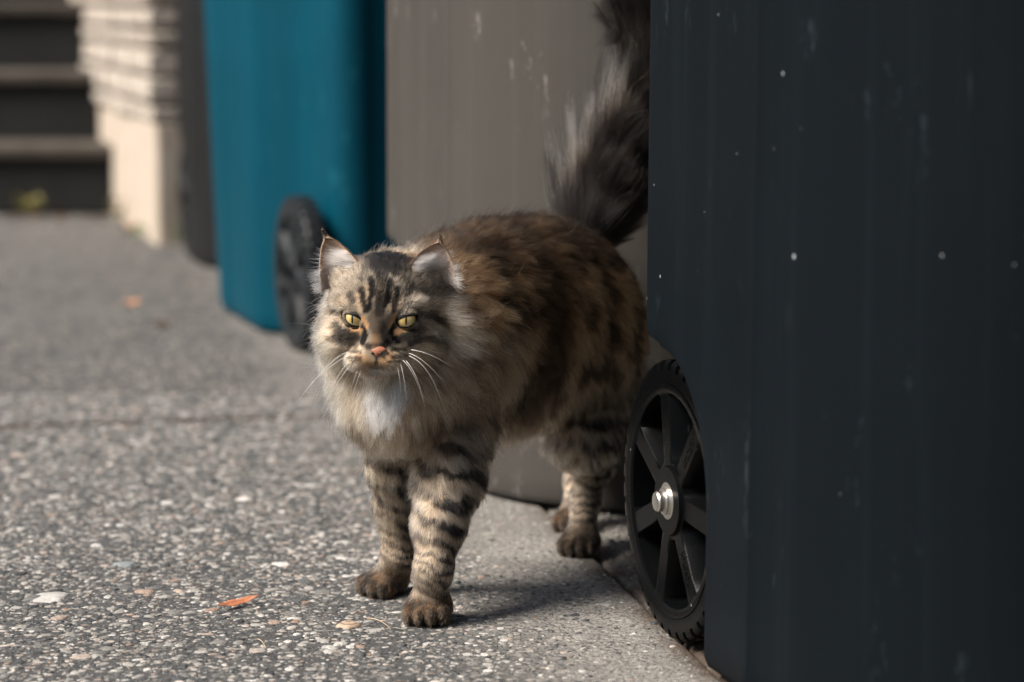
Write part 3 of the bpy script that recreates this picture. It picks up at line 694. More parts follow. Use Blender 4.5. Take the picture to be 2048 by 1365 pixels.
for (a, b, c) in ((784, 812, 700), (784, 820, 711), (784, 816, 720)): stroke([(a, c), (b, c)], 2.2, BLACK, 0.85)
stroke([(735, 726), (757, 723), (782, 726)], [2, 2, 2], BROWN, 0.45); stroke([(755, 716), (756, 726)], 2.2, BLACK, 0.9); stroke([(748, 731), (770, 732)], 4, BROWN, 0.6)
# light skin-coloured corners round the eyes
stroke([(726, 633), (734, 647), (737, 656)], [3.2, 3.4, 2.4], ORANGE * 0.85); stroke([(791, 633), (781, 647), (777, 656)], [3.2, 3.4, 2.4], ORANGE * 0.85)
stroke([(706, 656), (722, 661)], [4, 5], ORANGE); stroke([(795, 663), (812, 657)], [6, 4], ORANGE)
stroke([(680, 634), (690, 652)], [5, 4], CREAM * 0.85, 0.8); stroke([(840, 637), (834, 652)], [5, 4], CREAM * 0.85, 0.8)

def wsel(d, k=1.2): return np.clip(0.5 - d / (2 * k), 0, 1)
def groups_at(P):
    gd = {}
    for p in PR:
        k = p[-1]; d = psdf(p, P); gd[k] = np.minimum(gd[k], d) if k in gd else d
    return gd
STZ = np.array([1.0, 3.0, 4.0, 5.0, 6.1, 7.2, 8.4, 10.3, 12.7, 15.3, 17.9, 20.6, 24.0])
def cat_colour(P, Nn, gd):
    n = len(P); r1 = fbm(P / 1.9, 3); r2 = fbm(P / 0.7, 9, 2); big = fbm(P / 5.0, 21)
    # trunk: warm tabby, dark along the back
    s = (P - np.array([-6.5, 249.5, 0])) @ SD; lat = (P - np.array([-6.5, 249.5, 0])) @ SN; z = P[:, 2]
    ph = s * 0.62 + lat * 0.22 + (z - 28) * 0.16 + (big - 0.5) * 11.0 + (fbm(P / 3.0, 77) - 0.5) * 4.0
    strp = np.sin(ph * 1.15) * 0.5 + 0.5 + (r1 - 0.5) * 0.9
    dark = sstep(0.42, 0.62, strp) * 0.94
    top = sstep(31.0, 36.5, z + (r1 - 0.5) * 7)
    dark = np.maximum(dark, top * 0.82)
    lightc = TAN[None] * (1 - sstep(30, 20, z)[:, None] * 0.0)
    lightc = TAN[None] * (1 - sstep(28, 16, z)[:, None]) + BEIGE[None] * 0.85 * sstep(28, 16, z)[:, None]
    lightc = lightc * (0.55 + 0.6 * r2[:, None])
    jit = (r1 - 0.5) * 3.0; sh = sstep(3.0, 5.0, s + jit) * sstep(12.5, 8.5, s + jit) * sstep(12, 18, z)                         # dark saddle behind the neck
    dark = np.maximum(dark, sh * 0.88)
    c = lightc * (1 - dark[:, None]) + (BROWN * 0.28)[None] * dark[:, None]
    L = hloc(P)
    # chest and ruff
    wch = sstep(0.9, -0.6, gd['chest'] - np.minimum(gd['body'], gd['fleg'] + 0.8)) * sstep(6.8, 4.6, s + (r1 - 0.5) * 1.5)
    cc = BEIGE[None] * 0.95 * (0.72 + 0.55 * r2[:, None]) * np.ones((n, 3))
    wq = sstep(-2.5, -5.5, L[:, 0]); cc = cc * (1 - wq[:, None]) + (CREAM * 0.95)[None] * wq[:, None]
    rr_ = sstep(5.0, 7.0, L[:, 0]) * sstep(-7.5, -3.0, L[:, 1]); cc = cc * (1 - rr_[:, None]) + (CREAM * 1.05)[None] * rr_[:, None]
    nk = np.abs(z - (17.6 + 0.055 * (P[:, 0] + 12) ** 2 + 2.0 * (r1 - 0.5)))
    dk = sstep(1.35, 0.5, nk) * sstep(1.2, 2.6, np.abs(P[:, 0] + 12.3)) * 0.72
    nk2 = np.abs(z - (22.5 + 0.05 * (P[:, 0] + 12) ** 2 + 2.4 * (r1 - 0.5)))
    dk = np.maximum(dk, sstep(1.1, 0.3, nk2) * sstep(3.2, 5.2, P[:, 0] + 12.3) * 0.6)
    dk = np.maximum(dk, sstep(0.55, 0.72, big + 0.2 * (r1 - .5)) * 0.45 * sstep(-1, 3, L[:, 0]))
    cc = cc * (1 - dk[:, None]) + BROWN[None] * 0.9 * dk[:, None]
    wc = atY(769, 812, 236.5); dx = (P[:, 0] - wc[0] - 0.18 * (P[:, 2] - wc[2])); dz = P[:, 2] - wc[2]
    wp = sstep(1.35, 0.75, np.sqrt((dx / (2.0 + 0.16 * dz)) ** 2 + (dz / 2.9) ** 2) + (r2 - 0.5) * 0.5) * (Nn[:, 1] < 0.2)
    cc = cc * (1 - wp[:, None]) + WHITE[None] * wp[:, None]
    c = c * (1 - wch[:, None]) + cc * wch[:, None]
    # legs: narrow bars
    for grp in ('fleg', 'hleg'):
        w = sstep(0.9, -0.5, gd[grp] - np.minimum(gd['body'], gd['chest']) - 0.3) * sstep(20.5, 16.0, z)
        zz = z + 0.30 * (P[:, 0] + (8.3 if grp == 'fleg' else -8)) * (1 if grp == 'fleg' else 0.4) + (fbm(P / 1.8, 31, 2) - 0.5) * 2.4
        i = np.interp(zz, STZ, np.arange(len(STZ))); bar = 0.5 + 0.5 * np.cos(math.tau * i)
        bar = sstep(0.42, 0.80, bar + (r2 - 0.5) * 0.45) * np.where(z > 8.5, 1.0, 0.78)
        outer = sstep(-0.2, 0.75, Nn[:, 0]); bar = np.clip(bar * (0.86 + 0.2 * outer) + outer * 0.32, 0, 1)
        lc = np.array([0.60, 0.475, 0.35])[None] * (0.75 + 0.5 * r2[:, None]) * np.ones((n, 3))
        pawm = sstep(3.7, 2.3, z + (r1 - 0.5) * 2.0) * 0.93
        pc = np.where((fbm(P / 0.8, 91, 2) > 0.56)[:, None], TAN[None] * 0.26, BROWN[None] * 0.7); lc = lc * (1 - pawm[:, None]) + pc * pawm[:, None]; bar = np.maximum(bar * (1 - pawm), pawm * 0.35 * (r1 > 0.45))
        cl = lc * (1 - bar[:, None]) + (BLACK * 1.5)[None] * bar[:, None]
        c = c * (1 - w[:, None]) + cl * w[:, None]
    # tail: black, its sunlit left side tinted lighter
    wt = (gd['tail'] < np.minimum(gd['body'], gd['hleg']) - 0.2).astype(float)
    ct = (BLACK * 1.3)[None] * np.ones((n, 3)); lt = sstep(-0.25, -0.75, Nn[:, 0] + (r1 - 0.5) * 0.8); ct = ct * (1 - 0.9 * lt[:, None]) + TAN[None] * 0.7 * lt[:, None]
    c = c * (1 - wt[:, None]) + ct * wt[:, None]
    # head
    wh = sstep(0.7, -0.7, gd['head'] - gd['chest'] - 0.5) * sstep(-6.5, -3.0, L[:, 2])
    m = np.where(wh > 0.01)[0]
    if len(m):
        q = L[m][:, :2] + np.c_[r1[m] - 0.5, r2[m] - 0.5] * 0.12
        hcol = GREY[None] * (0.46 + 0.7 * fbm(P[m] / 0.35, 41, 2)[:, None]) * np.ones((len(m), 3))
        side = sstep(3.8, 5.2, np.abs(q[:, 0])) * sstep(1.5, -1.5, q[:, 1]); hcol = hcol * (1 - side[:, None]) + (BEIGE * 1.2)[None] * side[:, None]
        low = sstep(-3.0, -5.0, q[:, 1]); hcol = hcol * (1 - 0.7 * low[:, None]) + (BEIGE * 1.1)[None] * 0.7 * low[:, None]
        back = sstep(1.0, -1.5, L[m][:, 2]) * sstep(1, 4, q[:, 1]); hcol = hcol * (1 - 0.7 * back[:, None]) + BROWN[None] * 0.7 * back[:, None]
        for pl, wd, col, a in STROKES:
            d, t = seg_d(q, pl); ww = np.interp(t, np.linspace(0, 1, len(wd)), wd) if len(wd) > 1 else wd[0]
            ww = ww * (1.22 if col.max() < 0.06 else 1.0); k = sstep(1.4, 0.85, d / ww) * a; hcol = hcol * (1 - k[:, None]) + col[None] * k[:, None]
        c[m] = c[m] * (1 - wh[m][:, None]) + hcol * wh[m][:, None]
    return np.clip(c, 0.006, 0.95), wh, wch, wt
# ---- body mesh, eyes, nose, ears, whiskers
ROOT = np.array([-1.0, 256.0, 0.0])
cat = empty('cat', ROOT); tag(cat, 'fluffy brown tabby cat with white chest stepping out between two bins', 'cat')
gdv = groups_at(BV); vcol, _, _, _ = cat_colour(BV, VN, gdv)
me = big_mesh('body', BV - ROOT, BQ, np.zeros((0, 3), int), None) if False else None
me = bpy.data.meshes.new('body'); me.from_pydata(((BV - ROOT) / 100).tolist(), [], BQ.tolist()); me.update()
me.polygons.foreach_set('use_smooth', [True] * len(me.polygons))
at = me.attributes.new('tint', 'FLOAT_COLOR', 'POINT'); at.data.foreach_set('color', np.c_[vcol * 0.55, np.ones(len(BV))].astype(np.float32).ravel())
t = NT('cat_skin'); a_ = t.node('ShaderNodeAttribute', attribute_name='tint'); M_SKIN = t.base(a_.outputs['Color'], 0.9, None, spec=0.1); me.materials.append(M_SKIN)
link('body', me, cat)

def eye_material(off):
    t = NT('cat_eye'); O = t.obj(); sp = t.node('ShaderNodeSeparateXYZ'); t.to(O, sp.inputs[0])
    x, y = t.math('MULTIPLY', sp.outputs['X'], 100.0), t.math('MULTIPLY', sp.outputs['Y'], 100.0)
    r = t.math('SQRT', t.math('ADD', t.math('MULTIPLY', x, x), t.math('MULTIPLY', y, y)))
    ang = t.math('ARCTAN2', y, x); cv = t.node('ShaderNodeCombineXYZ'); t.to(t.math('MULTIPLY', ang, 5.0), cv.inputs[0]); t.to(t.math('MULTIPLY', r, 1.6), cv.inputs[1])
    fib = t.noise(cv.outputs[0], 3.0, 4, 0.6)
    c = t.ramp(r, [(0.0, (0.34, 0.24, 0.07)), (0.35, (0.52, 0.385, 0.13)), (0.66, (0.60, 0.48, 0.21)), (0.86, (0.42, 0.34, 0.15)), (0.95, (0.05, 0.045, 0.02)), (1.0, (0.005, 0.005, 0.005))])
    c = t.mix(t.ramp(fib, [(0.35, 0.0), (0.7, 0.55)]), c, t.mix(1.0, c, (0.5, 0.42, 0.3), 'MULTIPLY'))
    px_, py_ = t.math('DIVIDE', t.math('SUBTRACT', x, off), 0.11), t.math('DIVIDE', t.math('ADD', y, 0.05), 0.5)
    pm = t.math('ADD', t.math('MULTIPLY', px_, px_), t.math('MULTIPLY', py_, py_))
    c = t.mix(t.math('MULTIPLY', t.math('SUBTRACT', 1.0, pm), 6.0, clamp=True), c, (0.002, 0.002, 0.002))
    m = t.base(c, 0.25, None, spec=0.5); t.b.inputs['Coat Weight'].default_value = 1.0; t.b.inputs['Coat Roughness'].default_value = 0.03
    return m
M_EYE = {-1: eye_material(-0.20), 1: eye_material(0.06)}; M_LID = NT('eye_rim_skin').base((0.006, 0.006, 0.007), 0.55, None, spec=0.2)
ALM = {-1: [(-1.02, 0.28), (-0.80, 0.38), (-0.45, 0.36), (0.0, 0.24), (0.45, 0.02), (0.80, -0.26), (1.02, -0.54), (0.70, -0.68), (0.30, -0.70), (-0.20, -0.60), (-0.62, -0.34), (-0.90, 0.0)],
       1: [(1.06, 0.32), (0.80, 0.39), (0.40, 0.36), (-0.05, 0.24), (-0.50, 0.03), (-0.85, -0.25), (-1.05, -0.50), (-0.65, -0.64), (-0.15, -0.68), (0.35, -0.60), (0.75, -0.30), (0.98, 0.04)]}
LIDPTS = {}
def eye_parts(s):
    c = hw(*EYE[s]); n, m = 32, 20
    rt = Matrix(np.stack([hr, hu, hf], 1).tolist()).to_euler()
    V = [(0, 0, ER)]; F = []
    for i in range(1, m + 1):
        a = math.pi * i / (m + 1)
        for j in range(n): V.append((ER * math.sin(a) * math.cos(math.tau * j / n), ER * math.sin(a) * math.sin(math.tau * j / n), ER * math.cos(a)))
    V.append((0, 0, -ER))
    F = [(0, 1 + j, 1 + (j + 1) % n) for j in range(n)] + [(1 + i * n + j, 1 + (i + 1) * n + j, 1 + (i + 1) * n + (j + 1) % n, 1 + i * n + (j + 1) % n) for i in range(m - 1) for j in range(n)] + [(1 + (m - 1) * n + (j + 1) % n, 1 + (m - 1) * n + j, len(V) - 1) for j in range(n)]
    e = mobj('eye', V, F, M_EYE[s], cat, True, c - ROOT); e.rotation_euler = rt
    al = np.array(ALM[s]) * [1.09, 1.06]; K = 48; tt = np.arange(K) / K * len(al); i0 = tt.astype(int); fr = (tt - i0)[:, None]
    B = al[i0 % len(al)] * (1 - fr) + al[(i0 + 1) % len(al)] * fr
    for _ in range(2): B = (np.roll(B, 1, 0) + 2 * B + np.roll(B, -1, 0)) / 4
    V, F = [], []; RR = ER + 0.09
    for q in range(6):
        k = q / 5.0
        for i in range(K):
            dB = B[i] - np.array([0.0, -0.27]); o = dB / np.linalg.norm(dB) * 1.25; p = B[i] * (1 - k) + o * k; r2 = min(p @ p, RR * RR * 0.985)
            V.append((p[0], p[1], math.sqrt(RR * RR - r2) + (0.0 if q else -0.06)))
    F = [(q * K + i, q * K + (i + 1) % K, (q + 1) * K + (i + 1) % K, (q + 1) * K + i) for q in range(5) for i in range(K)]
    LIDPTS[s] = np.array(V).reshape(6, K, 3)
    l = mobj('eyelid', V, F, M_LID, e, True)
    return e
for s in (-1, 1): eye_parts(s)

tn = NT('nose_leather'); M_NOSE = tn.base(tn.mix(tn.noise(tn.obj(), 300, 4), (0.28, 0.10, 0.052), (0.38, 0.155, 0.09)), 0.42, tn.bump(tn.noise(tn.obj(), 900, 2), 0.3, 0.0006), spec=0.5)
NC = hpx(753.5, 704.5, 6.2)
V, F = [], []; n, m = 24, 12
for i in range(m + 1):
    a = math.pi * i / m
    for j in range(n):
        b = math.tau * j / n; y = math.cos(a); tx = 0.12 + 0.88 * float(np.clip((y + 1.0) / 1.5, 0, 1)) ** 1.1; x = math.sin(a) * math.cos(b) * tx; zf = math.sin(a) * math.sin(b)
        V.append((x * 1.1, y * 0.60 - 0.06 * abs(x) * (y > 0), zf * 0.55 * (0.85 - 0.15 * y)))
F = [(i * n + j, i * n + (j + 1) % n, (i + 1) * n + (j + 1) % n, (i + 1) * n + j) for i in range(m) for j in range(n)]
Vw = np.array([hd(*v) for v in V]); nose = mobj('nose', Vw, [f[::-1] for f in F], M_NOSE, cat, True, hw(NC[0], NC[1], 5.95) - ROOT)
M_NOSTRIL = NT('nostril_dark').base((0.012, 0.006, 0.005), 0.5)
for s in (-1, 1):
    V = []
    for i in range(7):
        a = math.pi * i / 6
        for j in range(10):
            b = math.tau * j / 10; x, y, zf = 0.17 * math.sin(a) * math.cos(b), 0.11 * math.cos(a), 0.12 * math.sin(a) * math.sin(b)
            V.append(hd(s * (0.40 + x * 0.9 - y * 0.5), -0.10 + y + x * 0.35 * 1.0, 0.44 + zf))
    mobj('nostril', V, [(i * 10 + j, i * 10 + (j + 1) % 10, (i + 1) * 10 + (j + 1) % 10, (i + 1) * 10 + j) for i in range(6) for j in range(10)], M_NOSTRIL, nose, True)

# ears: a curved, cupped sheet each
M_EAR = NT('ear_skin'); M_EAR = M_EAR.base(M_EAR.mix(M_EAR.noise(M_EAR.obj(), 60, 4), (0.26, 0.18, 0.13), (0.40, 0.29, 0.22)), 0.7, None, spec=0.2)
EARS = {-1: ((646, 462), (643, 585), (730, 545)), 1: ((882, 473), (914, 572), (802, 556))}
NS, NTT = 14, 16
def ear_grid(s):
    tip, ob, ib = EARS[s]
    T = np.append(hpx(*tip, -0.4), -0.4); O = np.append(hpx(*ob, -0.2), -0.2); I = np.append(hpx(*ib, 1.2), 1.2)
    G = np.zeros((NS + 1, NTT + 1, 3))
    ax_ = T - (O + I) / 2; wv = unit(I - O)
    for i in range(NS + 1):
        a = i / NS
        for j in range(NTT + 1):
            t = j / NTT; tt = t
            o = O * (1 - tt) + T * tt - wv * 0.30 * math.sin(math.pi * t) ; q = I * (1 - tt) + T * tt + wv * 0.42 * math.sin(math.pi * t)
            rnd = 0.16 * t ** 6
            p = o * (1 - a) + q * a; p = p + np.array([0, 0, -1.9 * (4 * a * (1 - a)) * (1 - t) ** 0.8])
            p = p - ax_ * rnd * (2 * a - 1) ** 2
            G[i, j] = p
    return G
EG = {s: ear_grid(s) for s in (-1, 1)}
for s in (-1, 1):
    Gw = np.array([hw(*p) for p in EG[s].reshape(-1, 3)]) - ROOT
    F = [(i * (NTT + 1) + j, (i + 1) * (NTT + 1) + j, (i + 1) * (NTT + 1) + j + 1, i * (NTT + 1) + j + 1) for i in range(NS) for j in range(NTT)]
    o = mobj('ear', Gw, F, M_EAR, cat, True); md = o.modifiers.new('thick', 'SOLIDIFY'); md.thickness = 0.0011; md.offset = 0

M_WHISK = NT('whisker_white').base((0.85, 0.83, 0.8), 0.4, None, spec=0.5)
WH = [[(703, 704), (665, 718), (598, 800)], [(698, 712), (660, 732), (618, 772)], [(708, 717), (675, 748), (643, 828)], [(713, 718), (688, 745), (655, 800)], [(722, 727), (710, 752), (699, 790)], [(727, 728), (716, 757), (701, 803)],
      [(818, 707), (852, 724), (890, 768)], [(818, 712), (856, 738), (884, 806)], [(806, 721), (828, 748), (846, 800)], [(812, 722), (836, 757), (850, 818)], [(800, 724), (808, 755), (813, 800)], [(793, 727), (799, 752), (801, 785)], [(822, 700), (860, 708), (905, 735)]]
for w_ in WH:
    a, b, c = (hw(*hpx(*w_[k], fd), fd) for k, fd in ((0, 5.5), (1, 6.3), (2, 5.4)))
    tt = np.linspace(0, 1, 10)[:, None]; pts = a * (1 - tt) ** 2 + 2 * (b * 2 - (a + c) / 2) * tt * (1 - tt) * 0.5 + 2 * b * tt * (1 - tt) * 0.5 + c * tt ** 2
    V, F = tube_vf(pts - ROOT, np.linspace(0.020, 0.007, 10), 5); mobj('whisker', V, F, M_WHISK, cat, True)

# ---- fur: strands grown from the body along a field of combing directions
rf = np.random.default_rng(3)
ANC = []
def anc(p, d, ln, lift): ANC.append((np.asarray(p, float), unit(d), ln, lift))
for (q, d, ln, lf) in [((0, -3.2, 6.2), (0, .7, -.5), .30, .16), ((0, -1.5, 5.6), (0, 1, -.3), .42, .2), ((0, 0.5, 5), (0, 1, -.3), .55, .22), ((0, 2.6, 4.2), (0, 1, -.6), .75, .22), ((0, 4.9, 1), (0, .4, -1), 1.0, .35), ((0, -5.0, 6), (0, -.8, -.3), .32, .2), ((0, -6.6, 5), (0, -1, -.1), .75, .35), ((0, -8, 2.5), (0, -1, .25), 2.6, .35), ((0, 3, -5), (0, -.2, -1), 2.2, .4)]:
    anc(hw(*q), hd(*d), ln, lf)
for s in (-1, 1):
    for (q, d, ln, lf) in [((2.4, 1.6, 4.4), (.35, 1, -.3), .55, .25), ((1.2, -1.6, 5), (.3, .6, -.6), .3, .12), ((4.4, 1.2, 2.6), (.6, .5, -.8), .9, .3), ((2.7, -2.6, 4.6), (.9, -.25, -.4), .5, .18), ((4.4, -1.0, 3.0), (.9, -.15, -.5), 1.1, .28), ((4.6, -3.0, 2.2), (.85, -.4, -.5), 2.1, .36), ((3.6, -5.0, 2.6), (.6, -.8, -.3), 2.2, .36), ((5.2, -2.5, -0.5), (.8, -.4, -.5), 3.2, .5), ((4.6, -6.0, 0), (.6, -.8, -.1), 3.4, .48), ((1.5, -5.0, 6.1), (.8, -.45, -.4), .5, .3), ((2.4, -5.2, 5.0), (.8, -.5, -.4), .75, .32), ((4.8, 3.4, 0), (.4, .6, -.6), .9, .35)]:
        anc(hw(s * q[0], q[1], q[2]), hd(s * d[0], d[1], d[2]), ln, lf)
dn = np.array([0, 0, -1.0])
for (px, py, Y, d, ln, lf) in [(655, 700, 243, (-.75, -.2, -.6), 3.2, .45), (670, 790, 242, (-.55, -.3, -.9), 3.2, .4), (930, 600, 249, (.75, .2, -.35), 3.6, .5), (945, 700, 246, (.7, 0, -.7), 3.4, .42), (920, 780, 242, (.55, -.2, -.9), 3.2, .35), (770, 800, 236, (0, -.2, -1), 2.6, .33), (770, 880, 237, (0, -.1, -1), 2.2, .28), (850, 860, 238, (.25, -.1, -1), 2.1, .25), (700, 850, 239, (-.25, -.1, -1), 2.1, .28), (800, 930, 240, (0, -.1, -1), 1.5, .25), (950, 860, 246, (.35, .4, -.9), 2.2, .22), (880, 470, 248, (.3, .9, .1), 2.6, .45)]:
    anc(atY(px, py, Y), d, ln, lf)
for sc, ctr in ((0.0, (-6.5, 249.5, 27)), (8, (-2.2, 257.5, 27.6)), (17, (2.6, 265.5, 28)), (25, (6.2, 272, 26))):
    c = np.array(ctr); c[:3] = ctr
    anc(c + [0, 0, 9.5], SD * 1.0 + dn * .05, 2.6, .34)
    for s in (-1, 1):
        anc(c + SN * s * 6.5 + [0, 0, 6], SD * .9 + dn * .45 + SN * s * .2, 2.5, .26)
        anc(c + SN * s * 8.5, SD * .7 + dn * .75, 2.5, .24)
        anc(c + SN * s * 6.5 + [0, 0, -7], SD * .5 + dn * .9, 2.8, .26)
    anc(c + [0, 0, -10], SD * .5 + dn * .9, 3.0, .32)
for pts in ([(868, 1135, 238.6), (880, 1050, 240.2)], [(798, 1110, 249.3), (790, 1010, 249.3)]):
    anc(atY(*pts[0]), dn + np.array([0, .1, 0]), .75, .2); anc(atY(*pts[1]), dn + np.array([.1, .2, 0]), 1.25, .24)
anc(atY(905, 950, 243), dn + np.array([.25, .35, 0]), 1.7, .24); anc(atY(788, 930, 247), dn, 1.4, .24)
for p, d in ((p1, d1), (p2, d2), (p3, d3), (p4, d4)):
    anc(p + [0, 0, 2.2], d * .7 + dn * .6, .75, .28); anc(p + d * 2 + [0, 0, 1.2], d * .6 + dn * .9, .6, .34); anc(p - d * 1.6 + [0, 0, 1], dn - d * .2, .5, .2); anc(p + [0, 1, 4.2], dn, .75, .22)
for p in (p3, p4):
    anc(p + [.7, 4.6, 6], dn, 1.0, .22); anc(p + [0.3, 1.8, 13], dn + SD * .2, 2.2, .26); anc(p + [2.5, 2, 17], dn + SD * .4, 2.4, .26)
AP = np.array([a[0] for a in ANC]); AD = np.array([a[1] for a in ANC]); AL = np.array([a[2] for a in ANC]); AF = np.array([a[3] for a in ANC])

ST = np.array([0, 0.22, 0.45, 0.7, 1.0])
OUT = []
def grow(P, Nn, T, L, lift, C, rad, clump=0.45, gper=22, wild=0.22, ticking=0.3, rootdark=0.55, grav=0.0, tip=None, lock=0.0):
    n = len(P); near = None; C = C.copy()
    if clump > 0 and n > 50:
        gi = rf.choice(n, max(2, n // gper), replace=False); kd = kdtree.KDTree(len(gi))
        for k, i in enumerate(gi): kd.insert(P[i] + rf.normal(0, 0.1, 3), k)
        kd.balance(); gk = np.array([kd.find(p)[1] for p in P.tolist()]); near = gi[gk]
        T = T + (rf.normal(0, wild * lock, (len(gi), 3)))[gk]; L = L * (1 + 0.35 * lock * (rf.random(len(gi)) - 0.5))[gk]
        C = (C * (1 - 0.6 * lock) + C[near] * 0.6 * lock) * np.exp(rf.normal(0, 0.30 * lock, len(gi)))[gk][:, None]
    T = T + rf.normal(0, wild * (1 - 0.4 * lock), (n, 3)); T = unit(T - (T * Nn).sum(1)[:, None] * Nn)
    L = L * (0.72 + 0.5 * rf.random(n)); lift = np.broadcast_to(lift, (n,))[:, None]
    d0 = unit(T * (1 - lift) + Nn * lift * 1.25); d1 = unit(T * (1 - lift * .4) + Nn * lift * .5 + rf.normal(0, wild * .6, (n, 3)) + np.array([0, 0, -grav]))
    t = ST[None, :, None]; pos = (P - Nn * 0.08)[:, None] + L[:, None, None] * (d0[:, None] * (t - .5 * t * t) + d1[:, None] * .5 * t * t)
    if near is not None:
        k = clump * (0.5 + 0.8 * rf.random(n))[:, None, None] * t ** 1.4; pos = pos + np.clip(k, 0, 0.9) * (pos[near] - pos)
    v = np.exp(rf.normal(0, 0.33 + 0.22 * (L < 0.9), n) * np.where(C.min(1) > 0.7, 0.3, 1.0))[:, None, None]; tk = (rf.random(n) < ticking)[:, None, None]
    sh = rootdark + (1 - rootdark) * np.clip(t * 1.6, 0, 1); col = C[:, None] * sh * v
    if tip is not None: k = np.clip((t - 0.5) / 0.3, 0, 1) * tip[1][:, None, None]; col = col * (1 - k) + tip[0][None, None] * k * v
    col = np.where(tk & (t > 0.6), col * 0.35, col); col = np.clip(col, 0.004, 0.92)
    rr = np.broadcast_to(np.asarray(rad, float).reshape(-1, 1) if np.ndim(rad) else rad, (n, 1)) * (1.0 - 0.85 * ST[None, :] ** 1.5)
    OUT.append((pos, col, rr))

NF = 270000
cen = BV[tri].mean(1); gdt = groups_at(cen)
w_ = farea.copy(); hm = gdt['head'] < np.minimum(gdt['chest'], gdt['body']); w_[hm] *= 3.4
Lc = hloc(cen); w_[hm & (Lc[:, 2] < -1)] *= 0.35
lm = (np.minimum(gdt['fleg'], gdt['hleg']) < np.minimum(gdt['body'], gdt['chest'])); w_[lm & (cen[:, 2] < 14)] *= 1.7
cmn = (gdt['chest'] < gdt['body']) & ~hm; w_[cmn] *= 1.25
w_[gdt['tail'] < gdt['body'] - .3] = 0
away = (fn @ np.array([0.1, 1.0, -0.25])) > 0.5 * farea * 2; w_[away] *= 0.55
w_[cen[:, 2] < 0.25] = 0
ti = rf.choice(len(tri), NF, p=w_ / w_.sum()); b = rf.random((NF, 2)); fl = b.sum(1) > 1; b[fl] = 1 - b[fl]
b = np.c_[1 - b.sum(1), b]; P = (BV[tri[ti]] * b[:, :, None]).sum(1); Nn = unit((VN[tri[ti]] * b[:, :, None]).sum(1))
L = hloc(P); keep = np.ones(NF, bool)
for s in (-1, 1):
    q = L - EYE[s]; keep &= ~((np.linalg.norm(q[:, :2] * [1.0, 1.1], axis=1) < 1.2) & (q[:, 2] > -0.5) & (q[:, 1] < 0.48 + s * 0.22 * q[:, 0]))
    ow = np.abs(q[:, 0]) < 1.25
keep &= ~((np.abs(L[:, 0] - NC[0]) < 0.85) & (np.abs(L[:, 1] - NC[1]) < 0.5) & (L[:, 2] > 5))
P, Nn = P[keep], Nn[keep]
gd = groups_at(P)
T = np.zeros_like(P); LN = np.zeros(len(P)); LF = np.zeros(len(P))
for i in range(0, len(P), 40000):
    d2 = ((P[i:i + 40000, None] - AP[None]) ** 2).sum(-1); w = 1 / (d2 + 0.3) ** 2; w /= w.sum(1, keepdims=True)
    T[i:i + 40000] = w @ AD; LN[i:i + 40000] = w @ AL; LF[i:i + 40000] = w @ AF
T0 = unit(T - (T * Nn).sum(1)[:, None] * Nn); C, wh, wch, wt = cat_colour(P + (T0 * (1 - LF)[:, None] + Nn * LF[:, None] * 0.6) * (LN * 0.55)[:, None], Nn, gd)
isl = (np.minimum(gd['fleg'], gd['hleg']) < np.minimum(gd['body'], gd['chest'])) & (P[:, 2] < 12)
ish = wh > 0.5
Lh = hloc(P)
for sel, rad, cl, gp, wild, tick, rd, lk in ((ish & (LN < 0.9), 0.0125, 0.3, 10, 0.16, 0.36, 0.7, 0.5), (ish & (LN >= 0.9), 0.0145, 0.5, 24, 0.2, 0.25, 0.6, 0.6), (isl & ~ish, 0.0145, 0.4, 18, 0.2, 0.18, 0.65, 0.4), (~ish & ~isl & (wch > .5), 0.0165, 0.6, 40, 0.22, 0.14, 0.7, 0.6), (~ish & ~isl & (wch <= .5), 0.0165, 0.66, 50, 0.22, 0.26, 0.6, 0.65)):
    if sel.sum(): grow(P[sel], Nn[sel], T[sel], LN[sel], LF[sel], C[sel], rad, cl, gp, wild, tick, rd, 0.12, None, lk)

gsel = np.where(~ish & ~isl)[0]; gsel = rf.choice(gsel, 9000, replace=False)
grow(P[gsel], Nn[gsel], T[gsel], LN[gsel] * 1.45, LF[gsel] * 1.3, C[gsel] * 0.8, 0.013, 0.3, 12, 0.42, 0.3, 0.6, 0.1)
# short fur on the eyelids
for s in (-1, 1):
    G6 = LIDPTS[s]; n = 2600; k = rf.random(n) * 48; q = 0.9 + rf.random(n) * 4.0; i0 = k.astype(int) % 48; i1 = (i0 + 1) % 48; j0 = np.minimum(q.astype(int), 4); fk = (k - k.astype(int))[:, None]; fq = (q - j0)[:, None]
    p = (G6[j0, i0] * (1 - fk) + G6[j0, i1] * fk) * (1 - fq) + (G6[j0 + 1, i0] * (1 - fk) + G6[j0 + 1, i1] * fk) * fq
    nn = unit(p); Pw = hw(*EYE[s]) + p @ HM; dirs = np.c_[p[:, 0] * 0.9 + s * 0.3, p[:, 1] + 0.25 * np.sign(p[:, 1]), -0.3 * np.ones(n)]
    cl_, *_ = cat_colour(Pw, nn @ HM, groups_at(Pw)); up_ = (p[:, 1] > -0.2)
    lit_ = sstep(1.6, 3.2, q)[:, None]; cl_ = np.where(up_[:, None], GREY[None] * 0.34 + BEIGE[None] * 0.08 * lit_, cl_)
    grow(Pw + (nn @ HM) * 0.10, nn @ HM, dirs @ HM, np.full(n, .36), .16, cl_, 0.012, 0.1, 12, .15, .2, .8)

